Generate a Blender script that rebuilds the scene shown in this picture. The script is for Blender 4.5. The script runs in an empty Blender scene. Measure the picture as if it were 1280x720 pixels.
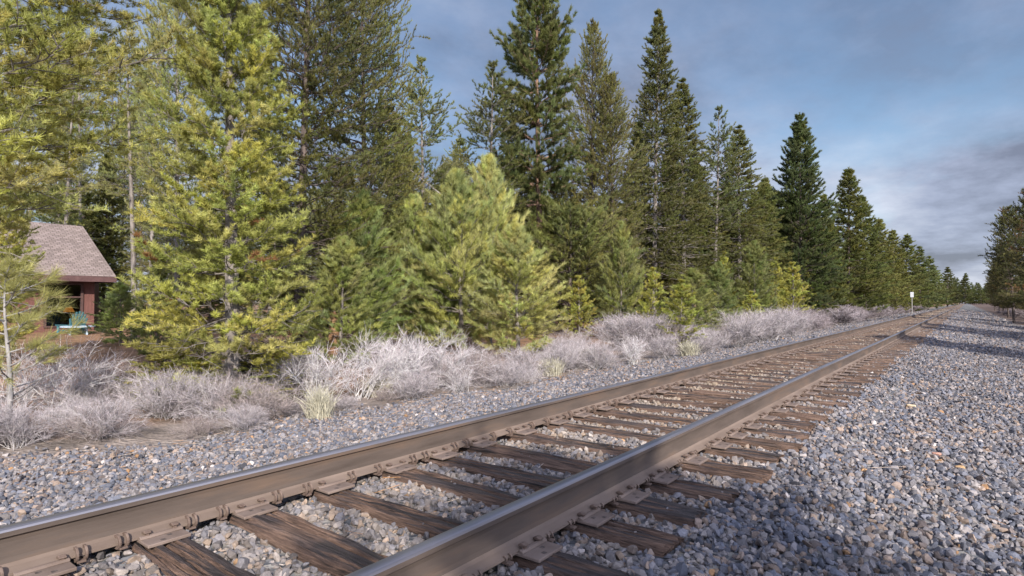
import bpy, bmesh, math, random
import numpy as np
from mathutils import Vector, Matrix

R = math.radians
sc = bpy.context.scene
COL = sc.collection

# ------------------------------------------------------------------ view and layout
FPX, VPX, HOR = 735.0, 1208.0, 378.0          # focal length, track vanishing point, horizon (1280 px wide frame)
YAW = math.atan((VPX - 640) / FPX)
CY, SY = math.cos(YAW), math.sin(YAW)
CAMZ = 1.13
XN, XF = -1.665, -3.162                       # rail centre lines (near, far)
XC = (XN + XF) / 2
GZ = -0.42                                    # forest floor level


def spot(px, d):
    """world X, Y of a place seen at picture column px at depth d metres"""
    x = (px - VPX) / FPX * CY * d
    return x, (d + x * SY) / CY


def height(topy, d):
    return (HOR - topy) / FPX * d + CAMZ - GZ


# ------------------------------------------------------------------ helpers
def tag(o, label=None, cat=None, group=None, kind=None):
    if label: o['label'] = label
    if cat: o['category'] = cat
    if group: o['group'] = group
    if kind: o['kind'] = kind
    return o


def empty(name, loc=(0, 0, 0), rz=0.0):
    o = bpy.data.objects.new(name, None)
    o.empty_display_size = 0.2
    o.location = loc
    o.rotation_euler = (0, 0, rz)
    COL.objects.link(o)
    return o


def link(name, me, mats, parent=None):
    o = bpy.data.objects.new(name, me)
    if not isinstance(mats, (list, tuple)): mats = [mats]
    for m in mats: me.materials.append(m)
    COL.objects.link(o)
    if parent is not None: o.parent = parent
    return o


def children(o):
    return [c for c in bpy.data.objects if c.parent is o]


def np_mesh(name, V, F, col=None, smooth=False, midx=None):
    """V (n,3), F (m,k) with k = 3 or 4; col (n,3) goes to the point colour attribute «tint»"""
    V = np.asarray(V, np.float32); F = np.asarray(F, np.int32)
    me = bpy.data.meshes.new(name)
    n, (m, k) = len(V), F.shape
    me.vertices.add(n); me.vertices.foreach_set('co', V.ravel())
    me.loops.add(m * k); me.loops.foreach_set('vertex_index', F.ravel())
    me.polygons.add(m); me.polygons.foreach_set('loop_start', np.arange(0, m * k, k, dtype=np.int32))
    if smooth: me.polygons.foreach_set('use_smooth', np.ones(m, bool))
    else: me.polygons.foreach_set('use_smooth', np.zeros(m, bool))
    if midx is not None: me.polygons.foreach_set('material_index', np.asarray(midx, np.int32))
    if col is not None:
        a = me.attributes.new('tint', 'FLOAT_COLOR', 'POINT')
        c = np.ones((n, 4), np.float32); c[:, :3] = col
        a.data.foreach_set('color', c.ravel())
    me.update(calc_edges=True)
    return me


class MB:
    """collects boxes, prisms and tubes for ONE mesh object"""
    def __init__(s): s.V = []; s.F = []
    def add(s, vs, fs):
        b = len(s.V); s.V += [tuple(v) for v in vs]; s.F += [tuple(i + b for i in f) for f in fs]
        return s
    def box(s, c, d, rot=None):
        hx, hy, hz = d[0] / 2, d[1] / 2, d[2] / 2
        vs = [Vector((x, y, z)) for x in (-hx, hx) for y in (-hy, hy) for z in (-hz, hz)]
        if rot is not None: vs = [rot @ v for v in vs]
        vs = [v + Vector(c) for v in vs]
        return s.add(vs, [(0, 1, 3, 2), (4, 6, 7, 5), (0, 4, 5, 1), (2, 3, 7, 6), (0, 2, 6, 4), (1, 5, 7, 3)])
    def tube(s, pts, rad, n=8):
        pts = [Vector(p) for p in pts]; vs = []; fs = []
        for i, p in enumerate(pts):
            t = (pts[min(i + 1, len(pts) - 1)] - pts[max(i - 1, 0)]).normalized()
            a = t.orthogonal().normalized() if i == 0 else (a - t * a.dot(t)).normalized()
            b = t.cross(a); r = rad[i] if isinstance(rad, (list, tuple)) else rad
            for k in range(n):
                an = 2 * math.pi * k / n
                vs.append(p + a * (r * math.cos(an)) + b * (r * math.sin(an)))
        for i in range(len(pts) - 1):
            for k in range(n):
                fs.append((i * n + k, i * n + (k + 1) % n, (i + 1) * n + (k + 1) % n, (i + 1) * n + k))
        fs.append(tuple(range(n))[::-1]); fs.append(tuple((len(pts) - 1) * n + k for k in range(n)))
        return s.add(vs, fs)
    def extrude(s, prof, y0, y1, axis=1):
        n = len(prof); vs = []
        for y in (y0, y1):
            for a, b in prof: vs.append((a, y, b) if axis == 1 else ((y, a, b) if axis == 0 else (a, b, y)))
        fs = [(i, (i + 1) % n, n + (i + 1) % n, n + i) for i in range(n)]
        fs.append(tuple(range(n))[::-1]); fs.append(tuple(range(n, 2 * n)))
        return s.add(vs, fs)
    def build(s, name, mats, parent=None, bevel=0.0, smooth=False, seg=1):
        me = bpy.data.meshes.new(name)
        me.from_pydata(s.V, [], s.F)
        bm = bmesh.new(); bm.from_mesh(me)
        bmesh.ops.recalc_face_normals(bm, faces=bm.faces)
        if bevel:
            es = [e for e in bm.edges if len(e.link_faces) == 2 and e.calc_face_angle(0) > 0.5]
            bmesh.ops.bevel(bm, geom=es, offset=bevel, segments=seg, affect='EDGES', profile=0.6, clamp_overlap=True)
        bm.to_mesh(me); bm.free()
        if smooth:
            for p in me.polygons: p.use_smooth = True
        return link(name, me, mats, parent)


# ------------------------------------------------------------------ materials
def new_mat(name):
    m = bpy.data.materials.new(name); m.use_nodes = True
    nt = m.node_tree; nt.nodes.clear()
    return m, nt, nt.nodes, nt.links


def nd(ns, t, **kw):
    n = ns.new(t)
    for k, v in kw.items():
        if k in n.inputs.keys(): n.inputs[k].default_value = v
        else: setattr(n, k, v)
    return n


def ramp(ns, stops):
    r = ns.new('ShaderNodeValToRGB'); e = r.color_ramp.elements
    while len(e) < len(stops): e.new(0.5)
    for i, (p, c) in enumerate(stops):
        e[i].position = p; e[i].color = (*c, 1) if len(c) == 3 else c
    return r


def mix(ns, ls, fac, a, b, mode='MIX'):
    m = ns.new('ShaderNodeMix'); m.data_type = 'RGBA'; m.blend_type = mode
    for sock, v in ((m.inputs[0], fac), (m.inputs[6], a), (m.inputs[7], b)):
        if hasattr(v, 'links'): ls.new(v, sock)
        elif isinstance(v, (int, float)): sock.default_value = v
        else: sock.default_value = (*v, 1)
    return m.outputs[2]


def math_n(ns, ls, op, a, b=0.0):
    m = ns.new('ShaderNodeMath'); m.operation = op
    for sock, v in ((m.inputs[0], a), (m.inputs[1], b)):
        if hasattr(v, 'links'): ls.new(v, sock)
        else: sock.default_value = v
    return m.outputs[0]


def finish(ns, ls, color, rough=0.8, metal=0.0, bump=None, bstr=0.3, bdist=0.01, spec=0.3):
    p = ns.new('ShaderNodeBsdfPrincipled'); o = ns.new('ShaderNodeOutputMaterial')
    if hasattr(color, 'links'): ls.new(color, p.inputs['Base Color'])
    else: p.inputs['Base Color'].default_value = (*color, 1)
    for k, v in (('Roughness', rough), ('Metallic', metal)):
        if hasattr(v, 'links'): ls.new(v, p.inputs[k])
        else: p.inputs[k].default_value = v
    p.inputs['Specular IOR Level'].default_value = spec
    if bump is not None:
        b = ns.new('ShaderNodeBump'); b.inputs['Strength'].default_value = bstr; b.inputs['Distance'].default_value = bdist
        ls.new(bump, b.inputs['Height']); ls.new(b.outputs[0], p.inputs['Normal'])
    ls.new(p.outputs[0], o.inputs[0])
    return p


def coords(ns, ls, scale=(1, 1, 1), kind='Object'):
    tc = ns.new('ShaderNodeTexCoord'); mp = ns.new('ShaderNodeMapping')
    mp.inputs['Scale'].default_value = scale
    ls.new(tc.outputs[kind], mp.inputs[0])
    return mp.outputs[0]


def noise(ns, ls, vec, scale, detail=4, rough=0.55):
    n = nd(ns, 'ShaderNodeTexNoise', Scale=scale, Detail=detail, Roughness=rough)
    ls.new(vec, n.inputs['Vector'])
    return n.outputs['Fac']


def mat_noise(name, c1, c2, scale=8, stretch=(1, 1, 1), rough=0.85, bstr=0.4, bdist=0.01, metal=0.0, c3=None, spec=0.25):
    m, nt, ns, ls = new_mat(name)
    v = coords(ns, ls, stretch); f = noise(ns, ls, v, scale, 6, 0.6)
    st = [(0.3, c1), (0.7, c2)] if c3 is None else [(0.28, c1), (0.5, c2), (0.72, c3)]
    r = ramp(ns, st); ls.new(f, r.inputs[0])
    f2 = noise(ns, ls, v, scale * 6, 4)
    finish(ns, ls, r.outputs[0], rough, metal, f2, bstr, bdist, spec)
    return m


def mat_needles():
    m, nt, ns, ls = new_mat('needles')
    at = nd(ns, 'ShaderNodeAttribute', attribute_name='tint')
    oi = ns.new('ShaderNodeObjectInfo')
    hv = ns.new('ShaderNodeHueSaturation')
    ls.new(at.outputs['Color'], hv.inputs['Color'])
    mr = nd(ns, 'ShaderNodeMapRange'); ls.new(oi.outputs['Random'], mr.inputs[0])
    mr.inputs[3].default_value = 0.8; mr.inputs[4].default_value = 1.2
    ls.new(mr.outputs[0], hv.inputs['Value'])
    fr = math_n(ns, ls, 'FRACT', math_n(ns, ls, 'MULTIPLY', oi.outputs['Random'], 17.3))
    mh = nd(ns, 'ShaderNodeMapRange'); ls.new(fr, mh.inputs[0])
    mh.inputs[3].default_value = 0.485; mh.inputs[4].default_value = 0.512
    ls.new(mh.outputs[0], hv.inputs['Hue'])
    d = nd(ns, 'ShaderNodeBsdfPrincipled', Roughness=0.55); d.inputs['Specular IOR Level'].default_value = 0.25
    t = ns.new('ShaderNodeBsdfTranslucent')
    ls.new(hv.outputs[0], d.inputs['Base Color']); ls.new(hv.outputs[0], t.inputs['Color'])
    ms = nd(ns, 'ShaderNodeMixShader', Fac=0.35)
    ms.inputs[0].default_value = 0.52
    ls.new(d.outputs[0], ms.inputs[1]); ls.new(t.outputs[0], ms.inputs[2])
    o = ns.new('ShaderNodeOutputMaterial'); ls.new(ms.outputs[0], o.inputs[0])
    return m


def mat_tint(name, rough=0.85, nscale=60, amt=0.35, bstr=0.3, bdist=0.004, spec=0.25):
    """colour from the mesh's own tint attribute, mottled"""
    m, nt, ns, ls = new_mat(name)
    at = nd(ns, 'ShaderNodeAttribute', attribute_name='tint')
    v = coords(ns, ls); f = noise(ns, ls, v, nscale, 5, 0.65)
    r = ramp(ns, [(0.25, (1 - amt,) * 3), (0.75, (1 + amt,) * 3)]); ls.new(f, r.inputs[0])
    c = mix(ns, ls, 1.0, at.outputs['Color'], r.outputs[0], 'MULTIPLY')
    finish(ns, ls, c, rough, 0, f, bstr, bdist, spec)
    return m


M = {}
M['needles'] = mat_needles()
M['stone'] = mat_tint('ballast_stone', 0.8, 70, 0.3, 0.5, 0.006)
M['twig'] = mat_tint('dry_twig', 0.9, 30, 0.2)
M['bark_grey'] = mat_noise('grey_bark', (0.06, 0.05, 0.045), (0.25, 0.22, 0.20), 9, (1, 1, 0.3), 0.9, 0.7, 0.02)
M['bark_orange'] = mat_noise('orange_bark', (0.05, 0.035, 0.03), (0.26, 0.16, 0.11), 6, (1, 1, 0.25), 0.9, 0.7, 0.03)
M['bark_dark'] = mat_noise('dark_bark', (0.03, 0.025, 0.022), (0.13, 0.10, 0.09), 9, (1, 1, 0.3), 0.9, 0.7, 0.02)


def mat_ground():
    m, nt, ns, ls = new_mat('ground')
    tc = ns.new('ShaderNodeTexCoord'); v = tc.outputs['Object']
    sep = ns.new('ShaderNodeSeparateXYZ'); ls.new(v, sep.inputs[0])
    wob = noise(ns, ls, v, 0.9, 5, 0.6)
    x = math_n(ns, ls, 'ADD', sep.outputs[0], math_n(ns, ls, 'MULTIPLY', math_n(ns, ls, 'SUBTRACT', wob, 0.5), 2.2))
    # ballast: many small grey stones
    vo = nd(ns, 'ShaderNodeTexVoronoi', Scale=19.0); ls.new(v, vo.inputs['Vector'])
    st = ramp(ns, [(0.0, (0.03, 0.03, 0.032)), (0.3, (0.07, 0.073, 0.08)), (0.6, (0.12, 0.12, 0.125)), (0.8, (0.16, 0.145, 0.125)), (1.0, (0.22, 0.21, 0.20))])
    sx = ns.new('ShaderNodeSeparateColor'); ls.new(vo.outputs['Color'], sx.inputs[0]); ls.new(sx.outputs[0], st.inputs[0])
    # forest litter
    n2 = noise(ns, ls, v, 2.2, 8, 0.7); n3 = noise(ns, ls, v, 30, 4, 0.7)
    lit = ramp(ns, [(0.25, (0.06, 0.042, 0.032)), (0.5, (0.22, 0.125, 0.07)), (0.75, (0.33, 0.19, 0.11))]); ls.new(n2, lit.inputs[0])
    lit2 = mix(ns, ls, 0.5, lit.outputs[0], ramp_of(ns, ls, n3, [(0.3, (0.4, 0.4, 0.4)), (0.7, (1.3, 1.25, 1.2))]), 'MULTIPLY')
    soil = ramp(ns, [(0.25, (0.04, 0.03, 0.027)), (0.55, (0.11, 0.072, 0.056)), (0.8, (0.17, 0.112, 0.087))]); ls.new(n2, soil.inputs[0])
    fl = nd(ns, 'ShaderNodeMapRange'); ls.new(x, fl.inputs[0]); fl.inputs[1].default_value = -6.4; fl.inputs[2].default_value = -7.0
    fr = nd(ns, 'ShaderNodeMapRange'); ls.new(x, fr.inputs[0]); fr.inputs[1].default_value = 2.2; fr.inputs[2].default_value = 3.0
    gl = nd(ns, 'ShaderNodeMapRange'); ls.new(x, gl.inputs[0]); gl.inputs[1].default_value = -7.6; gl.inputs[2].default_value = -9.0
    twl = ramp_of(ns, ls, n2, [(0.25, (0.07, 0.058, 0.05)), (0.5, (0.19, 0.155, 0.135)), (0.75, (0.30, 0.25, 0.22))])
    lit2 = mix(ns, ls, gl.outputs[0], twl, lit2)
    c = mix(ns, ls, fl.outputs[0], st.outputs[0], lit2)
    c = mix(ns, ls, fr.outputs[0], c, soil.outputs[0])
    p = finish(ns, ls, c, 0.9, 0, vo.outputs['Distance'], 0.8, 0.03)
    return m


def ramp_of(ns, ls, f, stops):
    r = ramp(ns, stops); ls.new(f, r.inputs[0]); return r.outputs[0]


M['ground'] = mat_ground()


def mat_tie():
    m, nt, ns, ls = new_mat('weathered_tie_wood')
    oi = ns.new('ShaderNodeObjectInfo')
    tc = ns.new('ShaderNodeTexCoord'); mp = ns.new('ShaderNodeMapping'); mp.inputs['Scale'].default_value = (1.6, 26, 26)
    off = ns.new('ShaderNodeVectorMath'); off.operation = 'ADD'
    sc_ = ns.new('ShaderNodeVectorMath'); sc_.operation = 'SCALE'
    cb = ns.new('ShaderNodeCombineXYZ'); ls.new(oi.outputs['Random'], cb.inputs[0]); ls.new(oi.outputs['Random'], cb.inputs[1])
    ls.new(cb.outputs[0], sc_.inputs[0]); sc_.inputs['Scale'].default_value = 13
    ls.new(tc.outputs['Object'], off.inputs[0]); ls.new(sc_.outputs[0], off.inputs[1]); ls.new(off.outputs[0], mp.inputs[0])
    g = noise(ns, ls, mp.outputs[0], 1.0, 6, 0.65)
    mp2 = ns.new('ShaderNodeMapping'); mp2.inputs['Scale'].default_value = (1.5, 7, 5); ls.new(off.outputs[0], mp2.inputs[0])
    pat = noise(ns, ls, mp2.outputs[0], 1.0, 3, 0.5)
    brown = ramp(ns, [(0.25, (0.045, 0.028, 0.021)), (0.5, (0.118, 0.073, 0.054)), (0.75, (0.225, 0.148, 0.112))]); ls.new(g, brown.inputs[0])
    dark = ramp(ns, [(0.3, (0.016, 0.013, 0.014)), (0.7, (0.072, 0.056, 0.055))]); ls.new(g, dark.inputs[0])
    # creosoted, darker patches on the tops; per tie amount
    thr = nd(ns, 'ShaderNodeMapRange'); oc = ns.new('ShaderNodeSeparateColor'); ls.new(oi.outputs['Color'], oc.inputs[0]); ls.new(oc.outputs[0], thr.inputs[0]); thr.clamp = False; thr.inputs[3].default_value = -0.06; thr.inputs[4].default_value = 0.16
    pf = math_n(ns, ls, 'ADD', pat, thr.outputs[0])
    fac = ramp(ns, [(0.46, (0, 0, 0)), (0.55, (1, 1, 1))]); ls.new(pf, fac.inputs[0])
    geo = ns.new('ShaderNodeNewGeometry'); sp = ns.new('ShaderNodeSeparateXYZ'); ls.new(geo.outputs['Normal'], sp.inputs[0])
    top = nd(ns, 'ShaderNodeMapRange'); ls.new(sp.outputs[2], top.inputs[0]); top.inputs[1].default_value = 0.5; top.inputs[2].default_value = 0.9
    f2 = math_n(ns, ls, 'MULTIPLY', fac.outputs[0], top.outputs[0])
    c = mix(ns, ls, f2, brown.outputs[0], dark.outputs[0])
    dn = ramp_of(ns, ls, noise(ns, ls, tc.outputs['Object'], 3.0, 5, 0.7), [(0.35, (0.2, 0.2, 0.2)), (0.7, (1, 1, 1))])
    c = mix(ns, ls, math_n(ns, ls, 'MULTIPLY', dn, oc.outputs[1]), c, (0.20, 0.148, 0.11))
    rr = nd(ns, 'ShaderNodeMapRange'); ls.new(f2, rr.inputs[0]); rr.inputs[3].default_value = 0.85; rr.inputs[4].default_value = 0.5
    fine = noise(ns, ls, mp.outputs[0], 4.0, 5, 0.7)
    spl = ramp_of(ns, ls, g, [(0.34, (0.25, 0.25, 0.25)), (0.44, (1, 1, 1))])
    c = mix(ns, ls, 1.0, c, spl, 'MULTIPLY')
    c = mix(ns, ls, 1.0, c, ramp_of(ns, ls, fine, [(0.3, (0.6, 0.6, 0.6)), (0.7, (1.4, 1.38, 1.35))]), 'MULTIPLY')
    hb = math_n(ns, ls, 'ADD', g, math_n(ns, ls, 'MULTIPLY', fine, 0.4))
    finish(ns, ls, c, rr.outputs[0], 0, hb, 1.0, 0.03, 0.35)
    return m


M['tie'] = mat_tie()
M['rail_side'] = mat_noise('dusty_rusted_steel', (0.05, 0.037, 0.030), (0.078, 0.059, 0.049), 2.2, (1, 0.6, 4), 0.75, 0.3, 0.003, 0.0, c3=(0.118, 0.078, 0.055), spec=0.3)
M['rail_foot'] = mat_noise('dusty_rail_foot', (0.11, 0.08, 0.064), (0.175, 0.132, 0.108), 5, (1, 0.4, 1), 0.85, 0.25, 0.003)
M['plate'] = mat_noise('dusty_tie_plate', (0.105, 0.076, 0.062), (0.175, 0.132, 0.112), 7, (1, 1, 1), 0.8, 0.3, 0.003)
M['spike'] = mat_noise('rusty_spike', (0.075, 0.05, 0.04), (0.15, 0.108, 0.088), 20, (1, 1, 1), 0.7, 0.3, 0.002)


def mat_railtop():
    m, nt, ns, ls = new_mat('polished_rail_head')
    v = coords(ns, ls, (60, 0.6, 1)); f = noise(ns, ls, v, 1.0, 4, 0.6)
    r = ramp(ns, [(0.3, (0.24, 0.225, 0.24)), (0.7, (0.36, 0.345, 0.37))]); ls.new(f, r.inputs[0])
    rr = nd(ns, 'ShaderNodeMapRange'); ls.new(f, rr.inputs[0]); rr.inputs[3].default_value = 0.34; rr.inputs[4].default_value = 0.55
    finish(ns, ls, r.outputs[0], rr.outputs[0], 0.9, None)
    return m


M['rail_top'] = mat_railtop()


def plain(name, c, rough=0.7, metal=0.0, spec=0.3):
    return mat_noise(name, tuple(x * 0.82 for x in c), tuple(min(1, x * 1.15) for x in c), 12, (1, 1, 1), rough, 0.15, 0.003, metal, spec=spec)


# ------------------------------------------------------------------ ground
def gz(x, y):
    """height of the ground / ballast surface (numpy)"""
    px = [-500, -40, -14, -9, -6.3, -5.4, -3.95, -3.7, -1.1, -0.9, 0.6, 2.4, 4.0, 9, 500]
    pz = [0.4, 0.15, -0.32, GZ, -0.42, -0.30, -0.075, -0.05, -0.05, -0.065, -0.22, -0.36, -0.42, -0.38, 0.3]
    z = np.interp(x, px, pz)
    z = z + 0.018 * np.sin(x * 3.1 + y * 1.3) * np.sin(y * 2.2 - x * 0.7) + 0.03 * np.sin(x * 0.8 + 2) * np.sin(y * 0.45 + 1) * (np.abs(x - XC) > 1.6)
    return z


xs = np.unique(np.concatenate([np.linspace(-7, 4, 90), np.linspace(-40, -7, 50), np.linspace(4, 30, 30), np.array([-900, -500, -250, -120, -70, 50, 100, 200, 400, 900])]))
ys = np.unique(np.concatenate([np.linspace(-6, 40, 220), np.linspace(40, 140, 80), np.linspace(-60, -6, 12), np.array([180, 240, 320, 420, 560, 800, 1200, 2000, 3000])]))
GX, GY = np.meshgrid(xs, ys)
V = np.stack([GX, GY, gz(GX, GY)], -1).reshape(-1, 3)
nx, ny = len(xs), len(ys)
ii = (np.arange(ny - 1)[:, None] * nx + np.arange(nx - 1)[None]).reshape(-1)
F = np.stack([ii, ii + 1, ii + nx + 1, ii + nx], -1)
tag(link('ground', np_mesh('ground', V, F, smooth=True), M['ground']), 'flat ground of grey ballast, brown needle litter and bare soil', 'ground', kind='structure')

# ------------------------------------------------------------------ ties
rng = np.random.default_rng(11)
TIE_Y = [-0.74, -0.24, 0.25, 0.75, 1.22, 1.68, 2.19, 2.70, 3.13, 3.57, 4.12, 4.66, 5.09]
while len(TIE_Y) < 292: TIE_Y.append(TIE_Y[-1] + 0.492 + float(rng.uniform(-0.035, 0.035)))
TIE_Y = np.array(TIE_Y)
TIE_YAW = rng.normal(0, 0.012, len(TIE_Y)); TIE_DX = rng.normal(0, 0.035, len(TIE_Y)); TIE_W = rng.uniform(0.185, 0.225, len(TIE_Y))
TL = 2.60


def tie_mesh(seed, nx_=64, detail=True):
    """an old squared timber: split along the grain, corners worn, ends checked"""
    r = np.random.default_rng(seed); rr = random.Random(seed)
    w, h = 0.115, 0.17
    prof = [(-w, -h)] + [(-w, -h * 0.6), (-w, -h * 0.3), (-w * 1.0, -0.03), (-w * 0.96, -0.008)] + [(y, 0.0) for y in np.linspace(-w * 0.86, w * 0.86, 33)] + [(w * 0.96, -0.008), (w, -0.03), (w, -h * 0.3), (w, -h * 0.6), (w, -h)]
    n = len(prof); P = np.array(prof)
    X = np.linspace(-TL / 2, TL / 2, nx_)
    cracks = [(rr.uniform(-0.09, 0.09), rr.uniform(0.2, 0.9) * TL / 2 * rr.choice((-1, 1)), rr.uniform(0.25, 1.1), rr.uniform(0.008, 0.034), rr.uniform(0.0035, 0.009)) for _ in range(17)]
    ph = r.uniform(0, 6.28, 12)
    V = np.zeros((nx_, n, 3))
    for i, x in enumerate(X):
        wy = 0.006 * math.sin(x * 3 + ph[0]) + 0.004 * math.sin(x * 9 + ph[1])
        y = P[:, 0] + wy; z = P[:, 1].copy()
        up = (P[:, 1] > -0.05)
        z = z + up * (0.006 * np.sin(x * 2.3 + ph[2]) + 0.005 * np.sin(P[:, 0] * 40 + ph[3] + x * 0.8) + 0.003 * np.sin(x * 17 + P[:, 0] * 60 + ph[4]))
        edge = np.clip((np.abs(P[:, 0]) / w - 0.72) / 0.28, 0, 1) * up
        z = z - edge * (0.010 + 0.012 * max(0, math.sin(x * 5 + ph[5] + (P[3, 0] < 0))) + 0.008 * math.sin(x * 13 + ph[6]) ** 2)
        for cy, cx, cl, cd, cw in cracks:
            a = max(0.0, 1 - abs(x - cx) / cl)
            if a > 0:
                yy = P[:, 0] - cy - 0.012 * math.sin(x * 4 + cy * 90)
                z = z - up * cd * min(1, a * 2) * np.exp(-(yy / cw) ** 2)
        s = 1.0
        if i in (0, nx_ - 1): s = 0.97; x = x + rr.uniform(-0.005, 0.005)
        V[i, :, 0] = x + ((r.uniform(-0.008, 0.008, n) + 0.03 * np.sin(P[:, 0] * 38 + ph[7]) * np.sin(P[:, 0] * 90 + ph[8])) if i in (0, nx_ - 1) else 0); V[i, :, 1] = y * s; V[i, :, 2] = z
    V = V.reshape(-1, 3)
    F = [(i * n + k, i * n + k + 1, (i + 1) * n + k + 1, (i + 1) * n + k) for i in range(nx_ - 1) for k in range(n - 1)]
    me = bpy.data.meshes.new('railway_tie')
    me.from_pydata([tuple(v) for v in V], [], F + [tuple(range(n))[::-1] if False else tuple(range(n)), tuple((nx_ - 1) * n + k for k in range(n))[::-1]])
    bm = bmesh.new(); bm.from_mesh(me); bmesh.ops.recalc_face_normals(bm, faces=bm.faces); bm.to_mesh(me); bm.free()
    return me


def plate_parts():
    """tie plate lying on the tie under a rail (local x across the track)"""
    p = MB(); p.box((0, 0, 0.011), (0.38, 0.19, 0.016))
    for s in (-1, 1):
        p.extrude([(s * 0.079, 0.019), (s * 0.105, 0.019), (s * 0.098, 0.032), (s * 0.081, 0.034)], -0.095, 0.095)
    holes = [(s * 0.155, y) for s in (-1, 1) for y in (-0.02,)]
    return p


def spike_shape(sx, y):
    s = MB()
    s.box((sx * 0.088, y, 0.030), (0.018, 0.018, 0.026))
    s.extrude([(sx * 0.060, 0.036), (sx * 0.100, 0.040), (sx * 0.104, 0.048), (sx * 0.082, 0.055), (sx * 0.060, 0.046)], y - 0.015, y + 0.015)
    return s


tie_protos = [tie_mesh(s) for s in range(7)]
tie_far = [tie_mesh(100 + s, 20) for s in range(3)]
for me in tie_protos + tie_far: me.materials.append(M['tie'])
plate_me = spike_me = None
ordn = ['first', 'second', 'third', 'fourth', 'fifth', 'sixth', 'seventh', 'eighth', 'ninth', 'tenth', 'eleventh', 'twelfth', 'thirteenth', 'fourteenth', 'fifteenth', 'sixteenth', 'seventeenth', 'eighteenth', 'nineteenth', 'twentieth']
look = {4: 'black split tie lying rough and charred-looking beside the far rail, nearest whole tie', 5: 'long brown tie with a black streak down its middle, second from the nearest',
        6: 'dark grey-brown tie with uneven worn edges and a short stub past the near rail', 7: 'brown tie whose outer end shows a sawn black step beside the stones'}
_plate = plate_parts().build('tie_plate', M['plate'], None, 0.003)
_hole_shade = MB().box((0, 0, 0), (0.02, 0.02, 0.004)).build('plate_hole_shade', M['bark_dark'])  # thin dark box on the plate, its colour painting the shade inside a hole
_spikes = {(sx, k): spike_shape(sx, y).build('spike', M['spike'], None, 0.003) for sx in (-1, 1) for k, y in ((0, -0.062), (1, 0.058))}
first_use = {}


def use(o, parent):
    """the object itself the first time, then copies of it"""
    if first_use.get(o.name):
        o = o.copy(); COL.objects.link(o)
    else: first_use[o.name] = True
    o.parent = parent
    return o


for i, y in enumerate(TIE_Y):
    me = tie_protos[(i * 3 + i // 7) % 7] if y < 40 else tie_far[i % 3]
    o = bpy.data.objects.new('railway_tie', me); COL.objects.link(o)
    o.location = (XC + TIE_DX[i], y, 0); o.rotation_euler = (0, 0, TIE_YAW[i] + (math.pi if i % 2 else 0))
    o.scale = (1, TIE_W[i] / 0.23, 1)
    flip = -1 if i % 2 else 1
    dk = {4: 1.7, 5: 0.72, 6: 0.9, 7: 0.35}.get(i, float(rng.random()) * 1.15)
    o.color = (dk, min(0.55, max(0.0, (y - 2) * 0.03)) * float(rng.uniform(0.3, 1.2)), 0, 1)
    n = i - 4
    if i in look: lab = look[i]
    elif 0 <= n < 20: lab = 'weathered brown wooden tie, the %s one up from the bottom of the photo' % ordn[n]
    elif n < 0: lab = 'wooden tie under the rails just below the bottom edge of the photo'
    elif y < 24: lab = 'narrow-looking brown tie in the middle stretch of track beside the young yellow-green pines'
    elif y < 60: lab = 'thin dark tie further up the track, short of the white sign'
    else: lab = 'hair-thin far tie where the two rails run together'
    tag(o, lab, 'railway tie', 'wooden ties under the rails')
    if y < 42:
        for X in (XN, XF):
            p = use(_plate, o); lx = (X - XC - TIE_DX[i]) * flip
            p.location = (lx, 0, 0); p.rotation_euler = (0, 0, -TIE_YAW[i]); p.scale = (1, 0.23 / TIE_W[i], 1)
            if y < 26:
                for sx in (-1, 1):
                    for k in (0, 1):
                        if rng.random() < 0.88:
                            s = use(_spikes[(sx, k)], p); s.location = (0, float(rng.normal(0, 0.006)), float(rng.uniform(-0.004, 0.006)))
                    for hx in (0.125, 0.165):
                        if y < 9:
                            s = use(_hole_shade, p); s.location = (sx * hx, 0.022 * (1 if hx < 0.15 else -1), 0.0185)
V = []; Fq = []
far_y = np.arange(TIE_Y[-1] + 0.5, 555, 0.5)
mb = MB()
for y in far_y: mb.box((XC, y, -0.08), (2.6, 0.23, 0.16))
tag(mb.build('far_railway_ties', M['tie']), 'last far ties seen as one dark texture between the rails', 'railway ties', kind='stuff')

# ------------------------------------------------------------------ rails
HR = 0.185; B0 = 0.020


def rail_profile():
    half = [(0.0762, 0.0), (0.0762, 0.010), (0.030, 0.024), (0.013, 0.034), (0.0095, 0.055), (0.0088, 0.09), (0.0095, 0.118), (0.013, 0.136), (0.026, 0.145), (0.0305, 0.148),
            (0.0312, 0.168), (0.0288, 0.177), (0.0215, 0.1825), (0.010, 0.185)]
    return half + [(-a, b) for a, b in half[::-1]]


def make_rail(X, label):
    prof = rail_profile(); n = len(prof)
    ys_ = np.concatenate([np.linspace(-5, 40, 46), np.linspace(50, 560, 40)])
    V = np.zeros((len(ys_), n, 3))
    for k, (a, b) in enumerate(prof):
        V[:, k, 0] = X + a; V[:, k, 2] = B0 + b; V[:, k, 1] = ys_
    V[:, :, 0] += (0.004 * np.sin(ys_ * 0.21 + X))[:, None]; V[:, :, 2] += (0.004 * np.sin(ys_ * 0.33 + X))[:, None]
    F, mi = [], []
    for i in range(len(ys_) - 1):
        for k in range(n):
            k2 = (k + 1) % n
            F.append((i * n + k, (i + 1) * n + k, (i + 1) * n + k2, i * n + k2))
            b = (prof[k][1] + prof[k2][1]) / 2
            mi.append(1 if b > 0.166 else (2 if b < 0.03 else 0))
    me = np_mesh('steel_rail', V.reshape(-1, 3), F, midx=mi)
    o = link('steel_rail', me, [M['rail_side'], M['rail_top'], M['rail_foot']])
    tag(o, label, 'rail')
    return o


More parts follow.
